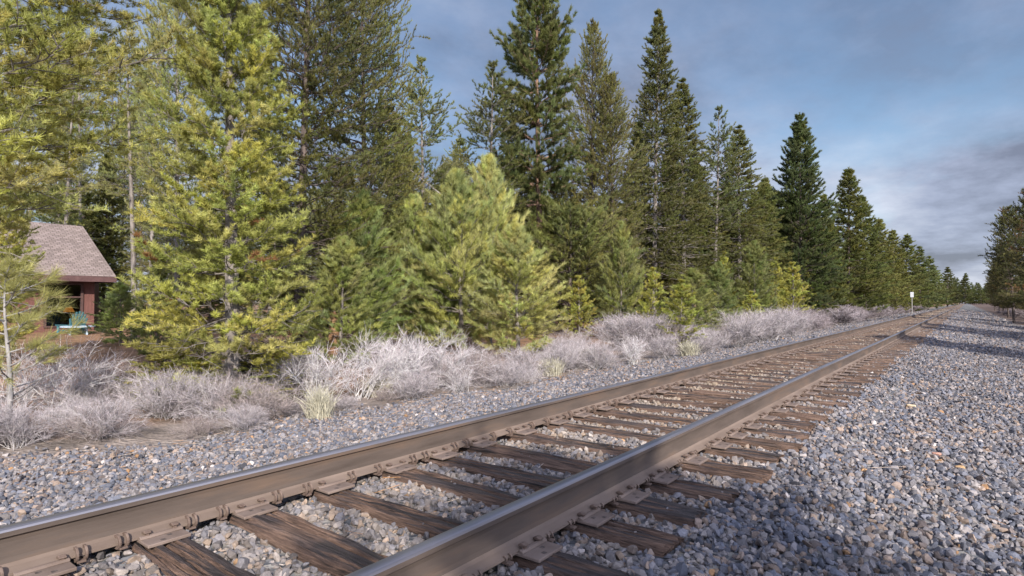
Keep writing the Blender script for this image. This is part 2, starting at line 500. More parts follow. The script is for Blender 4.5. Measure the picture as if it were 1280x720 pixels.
def anchor_shape(side, k=1.0):
    """a spring clip gripping the rail foot: two thin curved cheeks joined under the foot"""
    m = MB()
    arc = [(math.cos(a), math.sin(a)) for a in np.linspace(-1.75, 2.1, 12)]
    for dy in (-0.017, 0.017):
        prof = [(side * (0.070 + 0.030 * k * c), 0.008 * k + 0.030 * k * s - 0.008 * (1 - k)) for c, s in arc] + [(side * (0.070 + 0.017 * k * c), 0.008 * k + 0.017 * k * s - 0.008 * (1 - k)) for c, s in arc[::-1]]
        m.extrude(prof, dy - 0.005, dy + 0.005)
    m.box((side * 0.062, 0, -0.020), (0.07, 0.034, 0.010))
    return m


rail_near = make_rail(XN, 'steel rail nearer the camera with a polished top and brown dusty web')
rail_far = make_rail(XF, 'steel rail along the brush side, lined with spring anchors on its foot')
for rail, X, side, ymax in ((rail_far, XF, 1.12, 24.5), (rail_near, XN, 0.5, 12.0)):
    src = anchor_shape(1, side).build('rail_anchor', M['spike'], None, 0.0015)
    cnt = 0
    for i, y in enumerate(TIE_Y):
        if y < 0.2 or y > ymax or cnt > 97: continue
        for s in (-1, 1):
            a = use(src, rail); cnt += 1
            a.location = (X, y + s * (0.158 + float(rng.normal(0, 0.012))), B0 + float(rng.uniform(-0.002, 0.004)))
            a.rotation_euler = (0, float(rng.normal(0, 0.05)), float(rng.normal(0, 0.06)))
mb = MB()
for y in TIE_Y[(TIE_Y > 24.5) & (TIE_Y < 70)]:
    for s in (-0.158, 0.158): mb.box((XF + 0.075, y + s, B0 + 0.008), (0.05, 0.044, 0.045))
tag(mb.build('rail_anchors', M['spike'], rail_far), kind='stuff')

# ------------------------------------------------------------------ ballast stones
def rock_proto(seed, npts):
    r = np.random.default_rng(seed)
    bm = bmesh.new()
    ax = np.array([1.0, r.uniform(0.62, 0.95), r.uniform(0.42, 0.72)])
    for _ in range(npts):
        v = r.normal(size=3); v /= np.linalg.norm(v)
        v = np.sign(v) * np.abs(v) ** 0.75; v /= np.linalg.norm(v) ** 0.6
        bm.verts.new(v * ax * r.uniform(0.85, 1.05))
    h = bmesh.ops.convex_hull(bm, input=bm.verts)
    junk = [e for e in h.get('geom_interior', []) + h.get('geom_unused', []) if isinstance(e, bmesh.types.BMVert)]
    bmesh.ops.delete(bm, geom=list(set(junk)), context='VERTS')
    bmesh.ops.triangulate(bm, faces=bm.faces)
    bmesh.ops.recalc_face_normals(bm, faces=bm.faces)
    bm.verts.ensure_lookup_table()
    V = np.array([v.co[:] for v in bm.verts]); F = np.array([[v.index for v in f.verts] for f in bm.faces])
    bm.verts.index_update()
    F = np.array([[v.index for v in f.verts] for f in bm.faces])
    bm.free()
    V -= V.mean(0); V /= np.abs(V).max()
    return V, F


PAL = np.array([(0.17, 0.195, 0.245), (0.215, 0.235, 0.28), (0.26, 0.265, 0.285), (0.31, 0.305, 0.31), (0.40, 0.39, 0.385), (0.36, 0.30, 0.255), (0.42, 0.345, 0.28), (0.11, 0.12, 0.145), (0.20, 0.175, 0.165), (0.44, 0.28, 0.15), (0.60, 0.58, 0.56)])
PW = np.array([0.17, 0.17, 0.18, 0.14, 0.075, 0.085, 0.04, 0.06, 0.06, 0.007, 0.013]); PW /= PW.sum()


def scatter(seed, n, x0, x1, y0, y1, smin, smax, protos, right=None):
    r = np.random.default_rng(seed)
    x = r.uniform(x0, x1, n); y = r.uniform(y0, y1, n)
    s = smin + (smax - smin) * r.random(n) ** 1.9
    d = -x * SY + y * CY; u = x * CY + y * SY
    keep = (d > 0.9) & (u / np.maximum(d, 0.1) < 0.90 + 0.7 / np.maximum(d, 0.5)) & (u / np.maximum(d, 0.1) > -0.92 - 0.8 / np.maximum(d, 0.5)) & (1.45 / np.maximum(d, .1) < 0.66)
    # wobbling outer edges of the ballast
    wl = -6.65 - 0.36 * np.clip(4 - y, 0, 4) + 0.28 * np.sin(y * 0.9) + 0.2 * np.sin(y * 2.3 + 1) + r.normal(0, 0.16, n)
    wr = 2.2 + 0.4 * np.sin(y * 0.7) + r.normal(0, 0.25, n)
    keep &= (x > wl) & (x < wr)
    j = np.clip(np.searchsorted(TIE_Y, y), 1, len(TIE_Y) - 1)
    j = np.where(np.abs(TIE_Y[j] - y) < np.abs(TIE_Y[j - 1] - y), j, j - 1)
    lx = x - XC - TIE_DX[j]
    ly = y - TIE_Y[j] - lx * TIE_YAW[j]
    on_tie = (np.abs(lx) < TL / 2 + 0.3 * s) & (np.abs(ly) < TIE_W[j] / 2 + 0.16 * s)
    strays = r.random(n) < 0.004
    keep &= ~(on_tie & ~strays)
    rail = (np.abs(x - XN) < 0.02) | (np.abs(x - XF) < 0.02)
    under = np.minimum(np.abs(x - XN), np.abs(x - XF)) < 0.085 + s * 0.4
    keep &= ~rail
    plate = ((np.abs(x - XN) < 0.22) | (np.abs(x - XF) < 0.22)) & on_tie
    keep &= ~plate
    x, y, s, on_tie, lx, under = x[keep], y[keep], s[keep], on_tie[keep], lx[keep], under[keep]
    n = len(x)
    z = gz(x, y) + r.normal(0, 0.007, n) + r.uniform(-0.3, 0.28, n) * s
    s = np.where(under, np.minimum(s, 0.05), s); z = np.where(under, np.minimum(z, 0.012 - s * 0.42), z)
    s = np.where(on_tie, s * 0.55, s)
    z = np.where(on_tie, 0.25 * s, z)
    # stones pressed lower right beside the rails
    k = r.choice(len(protos), n)
    c = PAL[r.choice(len(PAL), n, p=PW)] * r.uniform(0.33, 0.65, (n, 1)) * np.array([1.09, 1.0, 0.985])
    # yellow dust along the far rail's inner side and between the rails
    dust = np.clip(1 - np.abs(x - (XF + 0.32)) / 0.55, 0, 1) * np.clip((y - 2) / 5, 0.25, 1) * 0.75 + np.clip(1.6 - np.abs(x - XC) / 0.6, 0, 1) * (0.28 + 0.30 * np.clip((y - 3) / 8, 0, 1))
    dust = np.maximum(dust, 0.45 * np.clip(1 - np.abs(x - (XN + 0.25)) / 0.35, 0, 1))[:, None]
    c = c * (1 - dust) + (c * 0.45 + np.array([0.20, 0.15, 0.10]) * 0.70) * dust
    # random orientation, mostly lying flat
    q = r.normal(size=(n, 4)); q[:, 1:3] *= 0.55; q[:, 0] = np.abs(q[:, 0]); q /= np.linalg.norm(q, axis=1)[:, None]
    w_, a, b, e = q.T
    Rm = np.stack([1 - 2 * (b * b + e * e), 2 * (a * b - e * w_), 2 * (a * e + b * w_), 2 * (a * b + e * w_), 1 - 2 * (a * a + e * e), 2 * (b * e - a * w_), 2 * (a * e - b * w_), 2 * (b * e + a * w_), 1 - 2 * (a * a + b * b)], -1).reshape(n, 3, 3)
    return x, y, z, s, k, c, Rm


def stones_mesh(name, sets, protos):
    Vs, Fs, Cs = [], [], []; base = 0
    for x, y, z, s, k, c, Rm in sets:
        for p, (pv, pf) in enumerate(protos):
            m = k == p
            if not m.any(): continue
            v = np.einsum('nij,vj->nvi', Rm[m], pv) * (s[m] / 2)[:, None, None] + np.stack([x[m], y[m], z[m]], -1)[:, None]
            cnt = m.sum(); nv = len(pv)
            f = pf[None] + (base + np.arange(cnt) * nv)[:, None, None]
            Vs.append(v.reshape(-1, 3)); Fs.append(f.reshape(-1, 3)); Cs.append(np.repeat(c[m], nv, 0))
            base += cnt * nv
    return np_mesh(name, np.concatenate(Vs), np.concatenate(Fs), np.concatenate(Cs))


near_rocks = [rock_proto(s, 19) for s in range(24)]
far_rocks = [rock_proto(60 + s, 8) for s in range(12)]
A = scatter(1, 240000, -8, 2.2, -2.5, 9, 0.028, 0.072, near_rocks)
Bs = scatter(2, 150000, -7, 3.0, 9, 20, 0.032, 0.075, far_rocks)
Dd = scatter(4, 42000, -7.2, 2.6, 52, 115, 0.10, 0.18, far_rocks)
Cc = scatter(3, 130000, -7.2, 3.4, 20, 52, 0.05, 0.11, far_rocks)
st = link('ballast_stones', stones_mesh('ballast_stones', [A], near_rocks), M['stone'])
tag(st, 'loose grey and tan crushed ballast stones around the nearby ties', 'gravel', kind='stuff')
st2 = link('far_ballast_stones', stones_mesh('far_ballast_stones', [Bs, Cc, Dd], far_rocks), M['stone'])
tag(st2, 'grey ballast stones further along both sides of the track', 'gravel', kind='stuff')

# single larger stones that stand out
def big_stone(seed, x, y, size, colour, label):
    v, f = rock_proto(seed, 18)
    bm = bmesh.new(); vs = [bm.verts.new(p * size / 2 * np.array([1, 1, 0.8])) for p in v]
    for t in f: bm.faces.new([vs[i] for i in t])
    bmesh.ops.bevel(bm, geom=bm.edges[:], offset=size * 0.03, segments=1, affect='EDGES')
    me = bpy.data.meshes.new('stone'); bm.to_mesh(me); bm.free()
    a = me.attributes.new('tint', 'FLOAT_COLOR', 'POINT'); a.data.foreach_set('color', np.tile(np.array([*colour, 1], np.float32), len(me.vertices)))
    o = link('stone', me, M['stone']); o.location = (x, y, float(gz(np.array(x), np.array(y))) + size * 0.25)
    tag(o, label, 'stone')
def gpt(px, py, z=-0.2):
    d = FPX * (CAMZ - z) / (py - HOR); return spot(px, d)
for sd, px, py, s, c, l in ((201, 1136, 517, 0.11, (0.50, 0.40, 0.27), 'pale tan cobble lying alone on the grey ballast right of the ties'),
                            (202, 1197, 592, 0.075, (0.42, 0.27, 0.14), 'ochre brown stone on the ballast near the edge of the photo'),
                            (203, 1078, 610, 0.06, (0.46, 0.27, 0.13), 'small orange stone in the middle of the right gravel slope'),
                            (204, 1167, 578, 0.075, (0.34, 0.19, 0.145), 'reddish stone lying on the grey gravel just below the tan cobble')):
    x, y = gpt(px, py); big_stone(sd, x, y, s, c, l)

# ------------------------------------------------------------------ conifers
def norm(v): return v / np.maximum(np.linalg.norm(v, axis=-1, keepdims=True), 1e-9)


def segs_mesh(P0, P1, R0, R1, n=4):
    """open prisms for many twigs at once"""
    P0, P1 = np.asarray(P0), np.asarray(P1); R0, R1 = np.asarray(R0), np.asarray(R1)
    t = norm(P1 - P0); ref = np.where(np.abs(t[:, 2:3]) > 0.9, np.array([[1.0, 0, 0]]), np.array([[0, 0, 1.0]]))
    a = norm(np.cross(t, ref)); b = np.cross(t, a)
    an = np.arange(n) * 2 * np.pi / n
    ring = a[:, None] * np.cos(an)[None, :, None] + b[:, None] * np.sin(an)[None, :, None]
    V = np.concatenate([P0[:, None] + ring * R0[:, None, None], P1[:, None] + ring * R1[:, None, None]], 1)
    m = len(P0); k = np.arange(n); k2 = (k + 1) % n
    f = np.stack([k, k2, k2 + n, k + n], -1)
    F = (np.arange(m) * 2 * n)[:, None, None] + f[None]
    return V.reshape(-1, 3), F.reshape(-1, 4)


def tufts(r, P, D, C, per, nlen, nwid, spread=0.85, along=0.5):
    """sprays of needles: each needle one thin leaf-shaped face"""
    n = len(P); P = np.repeat(P, per, 0); D = np.repeat(D, per, 0); C = np.repeat(C, per, 0)
    N = n * per
    q = r.normal(size=(N, 3)); q = norm(q - (q * D).sum(1, keepdims=True) * D)
    sp = (r.uniform(0.25, 1.0, (N, 1)) * spread)
    nd_ = norm(D + q * sp)
    L = nlen * r.uniform(0.7, 1.15, (N, 1))
    base = P - D * (r.random((N, 1)) * nlen * along)
    side = norm(np.cross(nd_, r.normal(size=(N, 3)))) * (nwid / 2)
    V = np.stack([base - side * 0.6, base + side * 0.6, base + nd_ * L * 0.6 + side, base + nd_ * L, base + nd_ * L * 0.6 - side], 1)
    V = np.stack([base - side, base + side, base + nd_ * L], 1)
    F = np.arange(N * 3).reshape(N, 3)
    C = C * r.uniform(0.85, 1.15, (N, 1))
    return V.reshape(-1, 3), F, np.repeat(C, 3, 0)


def conifer(seed, H, Rad, base=0.12, nb=150, prof='cone', elev=(0.5, -0.1), up=0.25, twigs=10, per=14, nlen=0.085, nwid=0.006, tufts_per=4, col=(0.12, 0.14, 0.03), cvar=0.25,
            dead=0.0, dead_low=0, r0=0.10, spread=0.85, gaps=0.0, trunk_bare=False, clump=1.0, lean=0.0, whorl=0.42, limbs=(), upt=0.55, tv=(-0.35, 0.5), dead_twig=0.0):
    """returns (wood mesh data, crown mesh data)"""
    r = np.random.default_rng(seed); rr = random.Random(seed)
    zs = np.linspace(0, H, 26)
    bend = np.stack([np.sin(zs / H * 3 + seed) * 0.012 * H + lean * zs, np.cos(zs / H * 2.3 + seed * 2) * 0.012 * H, zs], 1)
    bend[:, :2] -= bend[0, :2]
    axis = lambda z: np.array([np.interp(z, zs, bend[:, 0]), np.interp(z, zs, bend[:, 1]), z])
    def trad(z): return r0 * (1 - z / H) ** 0.85 + 0.006
    S0, S1, Q0, Q1 = [], [], [], []
    for i in range(25):
        S0.append(bend[i]); S1.append(bend[i + 1]); Q0.append(trad(zs[i])); Q1.append(trad(zs[i + 1]))
    Vt, Ft = segs_mesh(S0, S1, Q0, Q1, 9)
    S0, S1, Q0, Q1 = [], [], [], []
    TP, TD, TC = [], [], []
    col = np.array(col)
    for b in range(nb + len(limbs)):
        t = (b + rr.random()) / nb
        t = t ** 0.88
        z = H * (base + (1 - base) * min(t, 1) * 0.985)
        if rr.random() < 0.8: z = min(H * 0.985, round(z / whorl) * whorl + rr.gauss(0, 0.045 * whorl / 0.42))
        z = max(z, H * base * 0.8)
        if gaps and math.sin(z * 2.1 + seed) + rr.uniform(-0.6, 0.6) < -1 + gaps * 2: continue
        tt = (z / H - base) / (1 - base)
        if prof == 'cone': pr = (1 - tt) ** 0.8 * min(1, 0.55 + tt * 3)
        elif prof == 'taper': pr = (1 - tt) ** 0.62 * min(1, 0.62 + tt * 3)
        elif prof == 'column': pr = min(1.0, (1 - tt) * 2.4) ** 0.8 * min(1, 0.6 + tt * 3)
        elif prof == 'egg': pr = math.sin(math.pi * (0.18 + 0.82 * tt)) ** 0.8
        elif prof == 'broad': pr = (1 - tt ** 1.6) * min(1, 0.5 + tt * 4)
        L = Rad * pr * rr.uniform(0.62, 1.12) + 0.06
        az = b * 2.399 + rr.uniform(-0.5, 0.5)
        e = elev[0] * tt + elev[1] * (1 - tt) + rr.uniform(-0.15, 0.15)
        if b >= nb: z, az, L, e = limbs[b - nb]
        dirh = np.array([math.cos(az), math.sin(az), 0])
        p0 = axis(z)
        s = np.linspace(0, 1, 6)
        sag = up * s ** 2 * L
        pts = p0 + dirh * (s * L * math.cos(e))[:, None] + np.array([0, 0, 1]) * (s * L * math.sin(e) + sag)[:, None]
        pts[1:] += r.normal(0, 0.03 * L, (5, 3))
        br = 0.005 + 0.0065 * L * (r0 / 0.1) ** 0.5
        for i in range(5):
            S0.append(pts[i]); S1.append(pts[i + 1]); Q0.append(br * (1 - s[i] * 0.85)); Q1.append(br * (1 - s[i + 1] * 0.85))
        isdead = rr.random() < dead
        bc = col * rr.uniform(1 - cvar, 1 + cvar) * np.array([rr.uniform(0.9, 1.12), 1, rr.uniform(0.8, 1.2)])
        if isdead: bc = np.array([0.19, 0.105, 0.05]) * rr.uniform(0.8, 1.2)
        nt = max(3, int(twigs * (0.45 + 0.55 * L / Rad)))
        for k in range(nt):
            f = 0.22 + 0.78 * (k + rr.random()) / nt
            f = min(f, 1.0) if k < nt - 1 else 1.0
            p = np.array([np.interp(f, s, pts[:, i]) for i in range(3)])
            tdir = norm(np.array([np.interp(min(f + 0.05, 1), s, pts[:, i]) - np.interp(f - 0.1, s, pts[:, i]) for i in range(3)]))
            sd = np.cross(tdir, [0, 0, 1]); sg = 1 if k % 2 else -1
            w = norm(tdir * rr.uniform(0.5, 1.0) + sd * sg * rr.uniform(0.3, 1.0) * (0.15 if k == nt - 1 else 1) + np.array([0, 0, rr.uniform(*tv)]))
            l = (min(0.16, 0.3 * L) + 0.36 * min(L, 2.4) * (1 - 0.55 * f)) * rr.uniform(0.6, 1.1) * clump
            q1 = p + w * l
            S0.append(p); S1.append(q1); Q0.append(br * 0.35 + 0.001); Q1.append(0.0015)
            m = max(2, int(round(tufts_per * (0.6 + l))))
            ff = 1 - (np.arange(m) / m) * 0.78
            pp = p + (q1 - p) * ff[:, None] + r.normal(0, 0.012, (m, 3))
            dd = norm(w + np.array([0, 0, upt]) + r.normal(0, 0.35, (m, 3)))
            TP.append(pp); TD.append(dd)
            tcol = np.array([0.34, 0.19, 0.075]) if rr.random() < dead_twig and z < 0.45 * H else bc
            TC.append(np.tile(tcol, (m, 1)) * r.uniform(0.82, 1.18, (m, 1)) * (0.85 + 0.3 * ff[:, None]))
    # leader
    for z in np.linspace(H * 0.95, H, 7):
        TP.append(axis(z)[None]); TD.append(np.array([[0, 0, 1.0]])); TC.append(col[None])
    # bare grey dead branches low on the trunk
    for b in range(dead_low):
        z = H * rr.uniform(0.04, base + 0.18); az = rr.uniform(0, 6.28); L = Rad * rr.uniform(0.3, 0.95)
        p0 = axis(z); dh = np.array([math.cos(az), math.sin(az), rr.uniform(-0.35, 0.2)])
        pts = [p0 + dh * L * q + np.array([0, 0, -0.12 * L * q * q]) + r.normal(0, 0.02, 3) * (q > 0) for q in (0, 0.35, 0.7, 1)]
        for i in range(3): S0.append(pts[i]); S1.append(pts[i + 1]); Q0.append(0.012 - 0.003 * i); Q1.append(0.009 - 0.003 * i)
        for k in range(9):
            i = rr.randrange(3); p = pts[i] + (pts[i + 1] - pts[i]) * rr.random(); w = norm(dh + r.normal(0, 0.7, 3))
            S0.append(p); S1.append(p + w * rr.uniform(0.1, 0.4)); Q0.append(0.004); Q1.append(0.0015)
    Vb, Fb = segs_mesh(S0, S1, Q0, Q1, 4)
    V = np.concatenate([Vt, Vb]); F = np.concatenate([Ft, Fb + len(Vt)])
    cv, cf, cc = tufts(r, np.concatenate(TP), norm(np.concatenate(TD)), np.concatenate(TC), per, nlen, nwid, spread)
    return (V, F), (cv, cf, cc)


KINDS = {}


def kind(name, oname, bark, **kw):
    KINDS[name] = dict(oname=oname, bark=bark, kw=kw, obj=None, H=kw['H'])


YG = (0.46, 0.475, 0.135)
kind('lodgepole_near', 'pine_tree', 'bark_grey', seed=3, H=7.6, Rad=1.22, base=0.06, nb=200, prof='taper', elev=(0.7, -0.25), up=0.25, twigs=15, per=28, nlen=0.080, nwid=0.0080, tufts_per=6, upt=0.9, tv=(-0.3, 0.9), col=YG, dead_twig=0.012, dead_low=44, r0=0.11, spread=1.9)
kind('pole_pine', 'pine_tree', 'bark_grey', seed=33, H=12.0, Rad=1.05, base=0.36, nb=110, prof='column', elev=(0.6, -0.2), up=0.2, twigs=9, per=14, nlen=0.11, nwid=0.0145, tufts_per=4, col=(0.31, 0.315, 0.11), r0=0.10, dead_low=26, spread=1.4, whorl=0.6, gaps=0.1)
kind('young_ponderosa', 'young_pine_tree', 'bark_grey', seed=5, H=5.2, Rad=1.75, base=0.05, nb=125, prof='broad', elev=(0.9, 0.08), up=0.25, twigs=13, per=30, nlen=0.17, nwid=0.0080, tufts_per=4, col=(0.43, 0.44, 0.16), r0=0.07, spread=1.0)
kind('young_ponderosa_b', 'young_pine_tree', 'bark_grey', seed=6, H=4.6, Rad=1.45, base=0.06, nb=100, prof='cone', elev=(0.9, 0.1), up=0.25, twigs=12, per=26, nlen=0.16, nwid=0.0095, tufts_per=4, col=(0.25, 0.28, 0.095), r0=0.06, spread=1.0)
kind('sapling', 'pine_sapling', 'bark_grey', seed=7, H=3.4, Rad=0.8, base=0.10, nb=70, prof='cone', elev=(0.8, 0.2), up=0.2, twigs=9, per=20, nlen=0.10, nwid=0.010, tufts_per=5, col=(0.36, 0.365, 0.085), r0=0.04, spread=1.0)
kind('thin_pine', 'pine_tree', 'bark_grey', whorl=0.6, seed=8, H=11.5, Rad=1.5, base=0.22, nb=150, prof='column', elev=(0.6, -0.1), up=0.2, twigs=11, per=13, nlen=0.12, nwid=0.016, tufts_per=5, col=(0.155, 0.17, 0.06), r0=0.11, gaps=0.14, dead_low=18, spread=1.1)
kind('mid_lodgepole', 'pine_tree', 'bark_grey', whorl=0.55, seed=9, H=12.0, Rad=1.8, base=0.16, nb=210, prof='column', elev=(0.6, -0.15), up=0.2, twigs=13, per=13, nlen=0.11, nwid=0.0145, tufts_per=5, col=(0.28, 0.285, 0.10), r0=0.12, dead_low=20, spread=1.1)
kind('dark_pine', 'pine_tree', 'bark_dark', whorl=0.55, seed=10, H=12.0, Rad=2.1, base=0.08, nb=240, prof='column', elev=(0.6, -0.15), up=0.2, twigs=15, per=13, nlen=0.11, nwid=0.0145, tufts_per=5, col=(0.165, 0.165, 0.05), r0=0.14, dead_low=30, spread=1.1)
kind('ponderosa', 'ponderosa_pine', 'bark_orange', whorl=0.75, upt=0.4, seed=12, H=17.5, Rad=2.7, base=0.22, nb=240, prof='column', elev=(0.5, -0.1), up=0.15, twigs=16, per=28, nlen=0.22, nwid=0.020, tufts_per=4, col=(0.105, 0.122, 0.04), r0=0.24, gaps=0.05, spread=1.3, clump=0.8)
kind('fir', 'fir_tree', 'bark_grey', whorl=0.62, upt=0.3, seed=14, H=17.5, Rad=2.9, base=0.14, nb=340, prof='cone', elev=(0.45, -0.22), up=0.12, twigs=15, per=13, nlen=0.14, nwid=0.024, tufts_per=5, col=(0.145, 0.152, 0.048), r0=0.18, dead_low=40, spread=1.1)
kind('dense_fir', 'fir_tree', 'bark_dark', whorl=0.6, seed=15, H=15.5, Rad=3.7, base=0.05, nb=310, prof='cone', elev=(0.6, -0.05), up=0.15, twigs=17, per=14, nlen=0.19, nwid=0.030, tufts_per=5, col=(0.105, 0.132, 0.047), r0=0.2, spread=1.1)
kind('edge_conifer', 'conifer_tree', 'bark_dark', whorl=0.6, upt=0.3, seed=16, H=12.5, Rad=2.4, base=0.04, nb=200, prof='cone', elev=(0.6, -0.1), up=0.15, twigs=12, per=11, nlen=0.20, nwid=0.040, tufts_per=4, col=(0.16, 0.17, 0.05), r0=0.14, spread=1.1)
kind('far_conifer', 'far_conifer_tree', 'bark_dark', whorl=0.8, upt=0.3, seed=17, H=13.0, Rad=2.6, base=0.04, nb=120, prof='cone', elev=(0.5, -0.1), up=0.15, twigs=8, per=9, nlen=0.34, nwid=0.08, tufts_per=3, col=(0.14, 0.155, 0.055), r0=0.14, spread=1.1)
kind('rusty_pine', 'pine_tree', 'bark_dark', seed=18, H=8.8, Rad=2.0, base=0.14, nb=230, prof='egg', elev=(0.6, -0.15), up=0.15, twigs=13, per=12, nlen=0.14, nwid=0.020, tufts_per=4, col=(0.115, 0.11, 0.042), dead=0.09, r0=0.12, dead_low=20, gaps=0.08, spread=1.1)
kind('near_edge_pine', 'pine_tree', 'bark_grey', seed=21, limbs=((4.35, R(36), 3.7, 0.04), (4.7, R(28), 3.3, 0.0), (3.6, R(46), 2.3, 0.05), (5.2, R(40), 3.0, -0.05)), H=8.5, Rad=1.7, base=0.25, nb=230, prof='column', elev=(0.5, -0.15), up=0.2, twigs=16, per=26, nlen=0.085, nwid=0.0070, tufts_per=6, upt=0.8, tv=(-0.3, 0.8), col=(0.37, 0.385, 0.12), r0=0.12, dead_low=14, spread=1.8)
kind('round_pine', 'pine_tree', 'bark_dark', seed=22, H=5.0, Rad=2.2, base=0.10, nb=160, prof='egg', elev=(0.7, 0.0), up=0.2, twigs=13, per=15, nlen=0.14, nwid=0.0155, tufts_per=5, col=(0.20, 0.205, 0.07), r0=0.1, spread=1.1)


def tree(k, px, topy, d, label, group=None, wid=1.0, xy=None, H=None, rz=None):
    K = KINDS[k]
    x, y = xy if xy else spot(px, d)
    h = H if H else height(topy, d)
    sz = h / K['H']; sxy = wid
    rnd = random.Random(hash((k, round(x, 2), round(y, 2))) % 100000)
    if K['obj'] is None:
        wood, crown = conifer(**K['kw'])
        root = empty(K['oname'])
        t = link('trunk', np_mesh('trunk', *wood), M[K['bark']], root)
        c = link('crown', np_mesh('crown', crown[0], crown[1], crown[2]), M['needles'], root)
        K['obj'] = root; K['parts'] = (t, c)
    else:
        root = K['obj'].copy(); COL.objects.link(root)
        for p in K['parts']:
            q = p.copy(); COL.objects.link(q); q.parent = root
        if 'group' in root.keys(): del root['group']
    root.location = (x, y, float(gz(np.array(x), np.array(y))) - 0.05)
    root.rotation_euler = (0, 0, rz if rz is not None else (x * 7.13 + y * 3.7) % 6.28)
    root.scale = (sxy, sxy, sz)
    tag(root, label, 'tree', group)
    return root


# --- named trees, left to right
tree('near_edge_pine', -85, None, 7.7, 'nearest pine, its branches reaching in from the left edge over the cabin', H=10.8, wid=1.27, rz=0.0)
tree('lodgepole_near', 293, -125, 8.5, 'bright yellow-green pine with a grey trunk standing in the brush in front of the cabin', wid=1.0)
tree('lodgepole_near', -6, 120, 13.5, 'bushy light pine hiding the left end of the cabin roof', wid=0.72)
tree('pole_pine', 168, 20, 20, 'slim olive pine behind the cabin with its tip below the top edge', wid=0.95)
tree('pole_pine', 66, 70, 38, 'thin light pine directly behind the cabin roof', wid=0.8)
tree('pole_pine', 100, 10, 30, 'bare-trunked tall pine left of the slim olive pine, far behind the cabin', wid=0.9)
tree('pole_pine', 140, 60, 34, 'pole-like pine with sky around its trunk, right of the cabin roof', wid=0.8)
tree('mid_lodgepole', 222, -70, 19, 'tall olive pine just left of the bright yellow-green pine', wid=0.7)
tree('pole_pine', 188, -20, 25, 'tall bare-stemmed pine between the slim olive pine and the tall olive pine', wid=0.9)
tree('pole_pine', 78, 40, 27, 'bare-stemmed pine rising above the left part of the cabin roof', wid=0.9)
tree('dark_pine', 372, -160, 14, 'tall dark pine behind the right side of the bright yellow-green pine', wid=0.9)
tree('dark_pine', 452, -110, 17, 'tall dark pine whose right side borders the open sky', wid=0.72)
tree('dark_pine', 482, 130, 19, 'lower dark pine at the foot of the tall dark pine by the open sky', wid=0.6)
tree('thin_pine', 532, 70, 24, 'sparse small-crowned pine standing alone against grey sky', wid=1.0)
tree('thin_pine', 607, 82, 26, 'open feathery pine left of the tallest ponderosa', wid=1.15)
tree('ponderosa', 678, -55, 27, 'tallest dark ponderosa with a bare orange-grey lower trunk, cut by the top edge', wid=0.74)
tree('dark_pine', 738, 25, 29, 'pointed dark pine just right of the tallest ponderosa', wid=0.72)
tree('dark_pine', 768, 88, 28.5, 'olive pine leaning close to the pointed dark pine', wid=0.75)
tree('fir', 818, 12, 33, 'narrow spire-topped fir with dead grey lower branches', wid=0.85)
tree('fir', 855, 92, 35, 'second fir spire, right beside and lower than the narrow one', wid=0.95)
tree('thin_pine', 893, 135, 37, 'thin greyish pine between two fir spires', wid=1.05)
tree('fir', 925, 152, 38, 'short fir left of the broad dark conical fir', wid=0.95)
tree('edge_conifer', 958, 225, 41, 'olive conifer filling the gap at the left flank of the broad conical fir', wid=1.0)
tree('dense_fir', 1003, 140, 44, 'broad dark conical fir rising above the brush near the middle of the track', wid=0.95)
tree('edge_conifer', 1058, 208, 54, 'dark pointed conifer right of the broad conical fir', wid=1.35)
tree('edge_conifer', 1080, 243, 60, 'conifer with a rounded tip, second right of the broad conical fir', wid=1.25)
tree('edge_conifer', 1104, 272, 72, 'conifer stepping down the skyline, third right of the broad conical fir', wid=1.25)
tree('edge_conifer', 1120, 286, 82, 'conifer stepping down the skyline, fourth right of the broad conical fir', wid=1.25)
tree('edge_conifer', 1135, 292, 92, 'slightly taller conifer behind the white sign', wid=1.40)
tree('far_conifer', 1150, 308, 108, 'conifer just right of the white sign on the skyline', wid=1.35)
tree('far_conifer', 1160, 320, 122, 'second skyline conifer right of the white sign', wid=1.35)
tree('far_conifer', 1171, 333, 140, 'low skyline conifer at the start of the far gap', wid=1.35)
tree('far_conifer', 1184, 335, 165, 'dark narrow conifer rising alone at the far end of the left forest', wid=1.35)
for px, ty, d, k, w_, l in ((640, 160, 30, 'dark_pine', 0.7, 'mid-height dark pine between the feathery pine and the tallest ponderosa'), (575, 175, 30, 'mid_lodgepole', 0.8, 'mid-height olive pine left of the feathery pine, behind the pale clump'), (505, 190, 26, 'dark_pine', 0.7, 'mid-height dark pine left of the sparse small-crowned pine'),
    (555, 205, 28, 'edge_conifer', 0.8, 'short conifer right of the sparse small-crowned pine'), (795, 150, 36, 'edge_conifer', 0.8, 'dark conifer filling in left of the narrow spire-topped fir'), (838, 185, 40, 'edge_conifer', 0.9, 'dark conifer between the two fir spires, set back'), (874, 195, 39, 'edge_conifer', 0.9, 'olive conifer right of the second fir spire, set back'),
    (908, 225, 41, 'edge_conifer', 0.9, 'low olive conifer right of the thin greyish pine'), (978, 238, 48, 'edge_conifer', 0.85, 'low dark conifer against the left side of the broad conical fir'), (1034, 240, 53, 'edge_conifer', 0.9, 'low dark conifer against the right side of the broad conical fir'), (700, 215, 31, 'dark_pine', 0.8, 'mid-height dark pine at the foot of the tallest ponderosa, right side')):
    tree(k, px, ty, d, l, wid=w_)
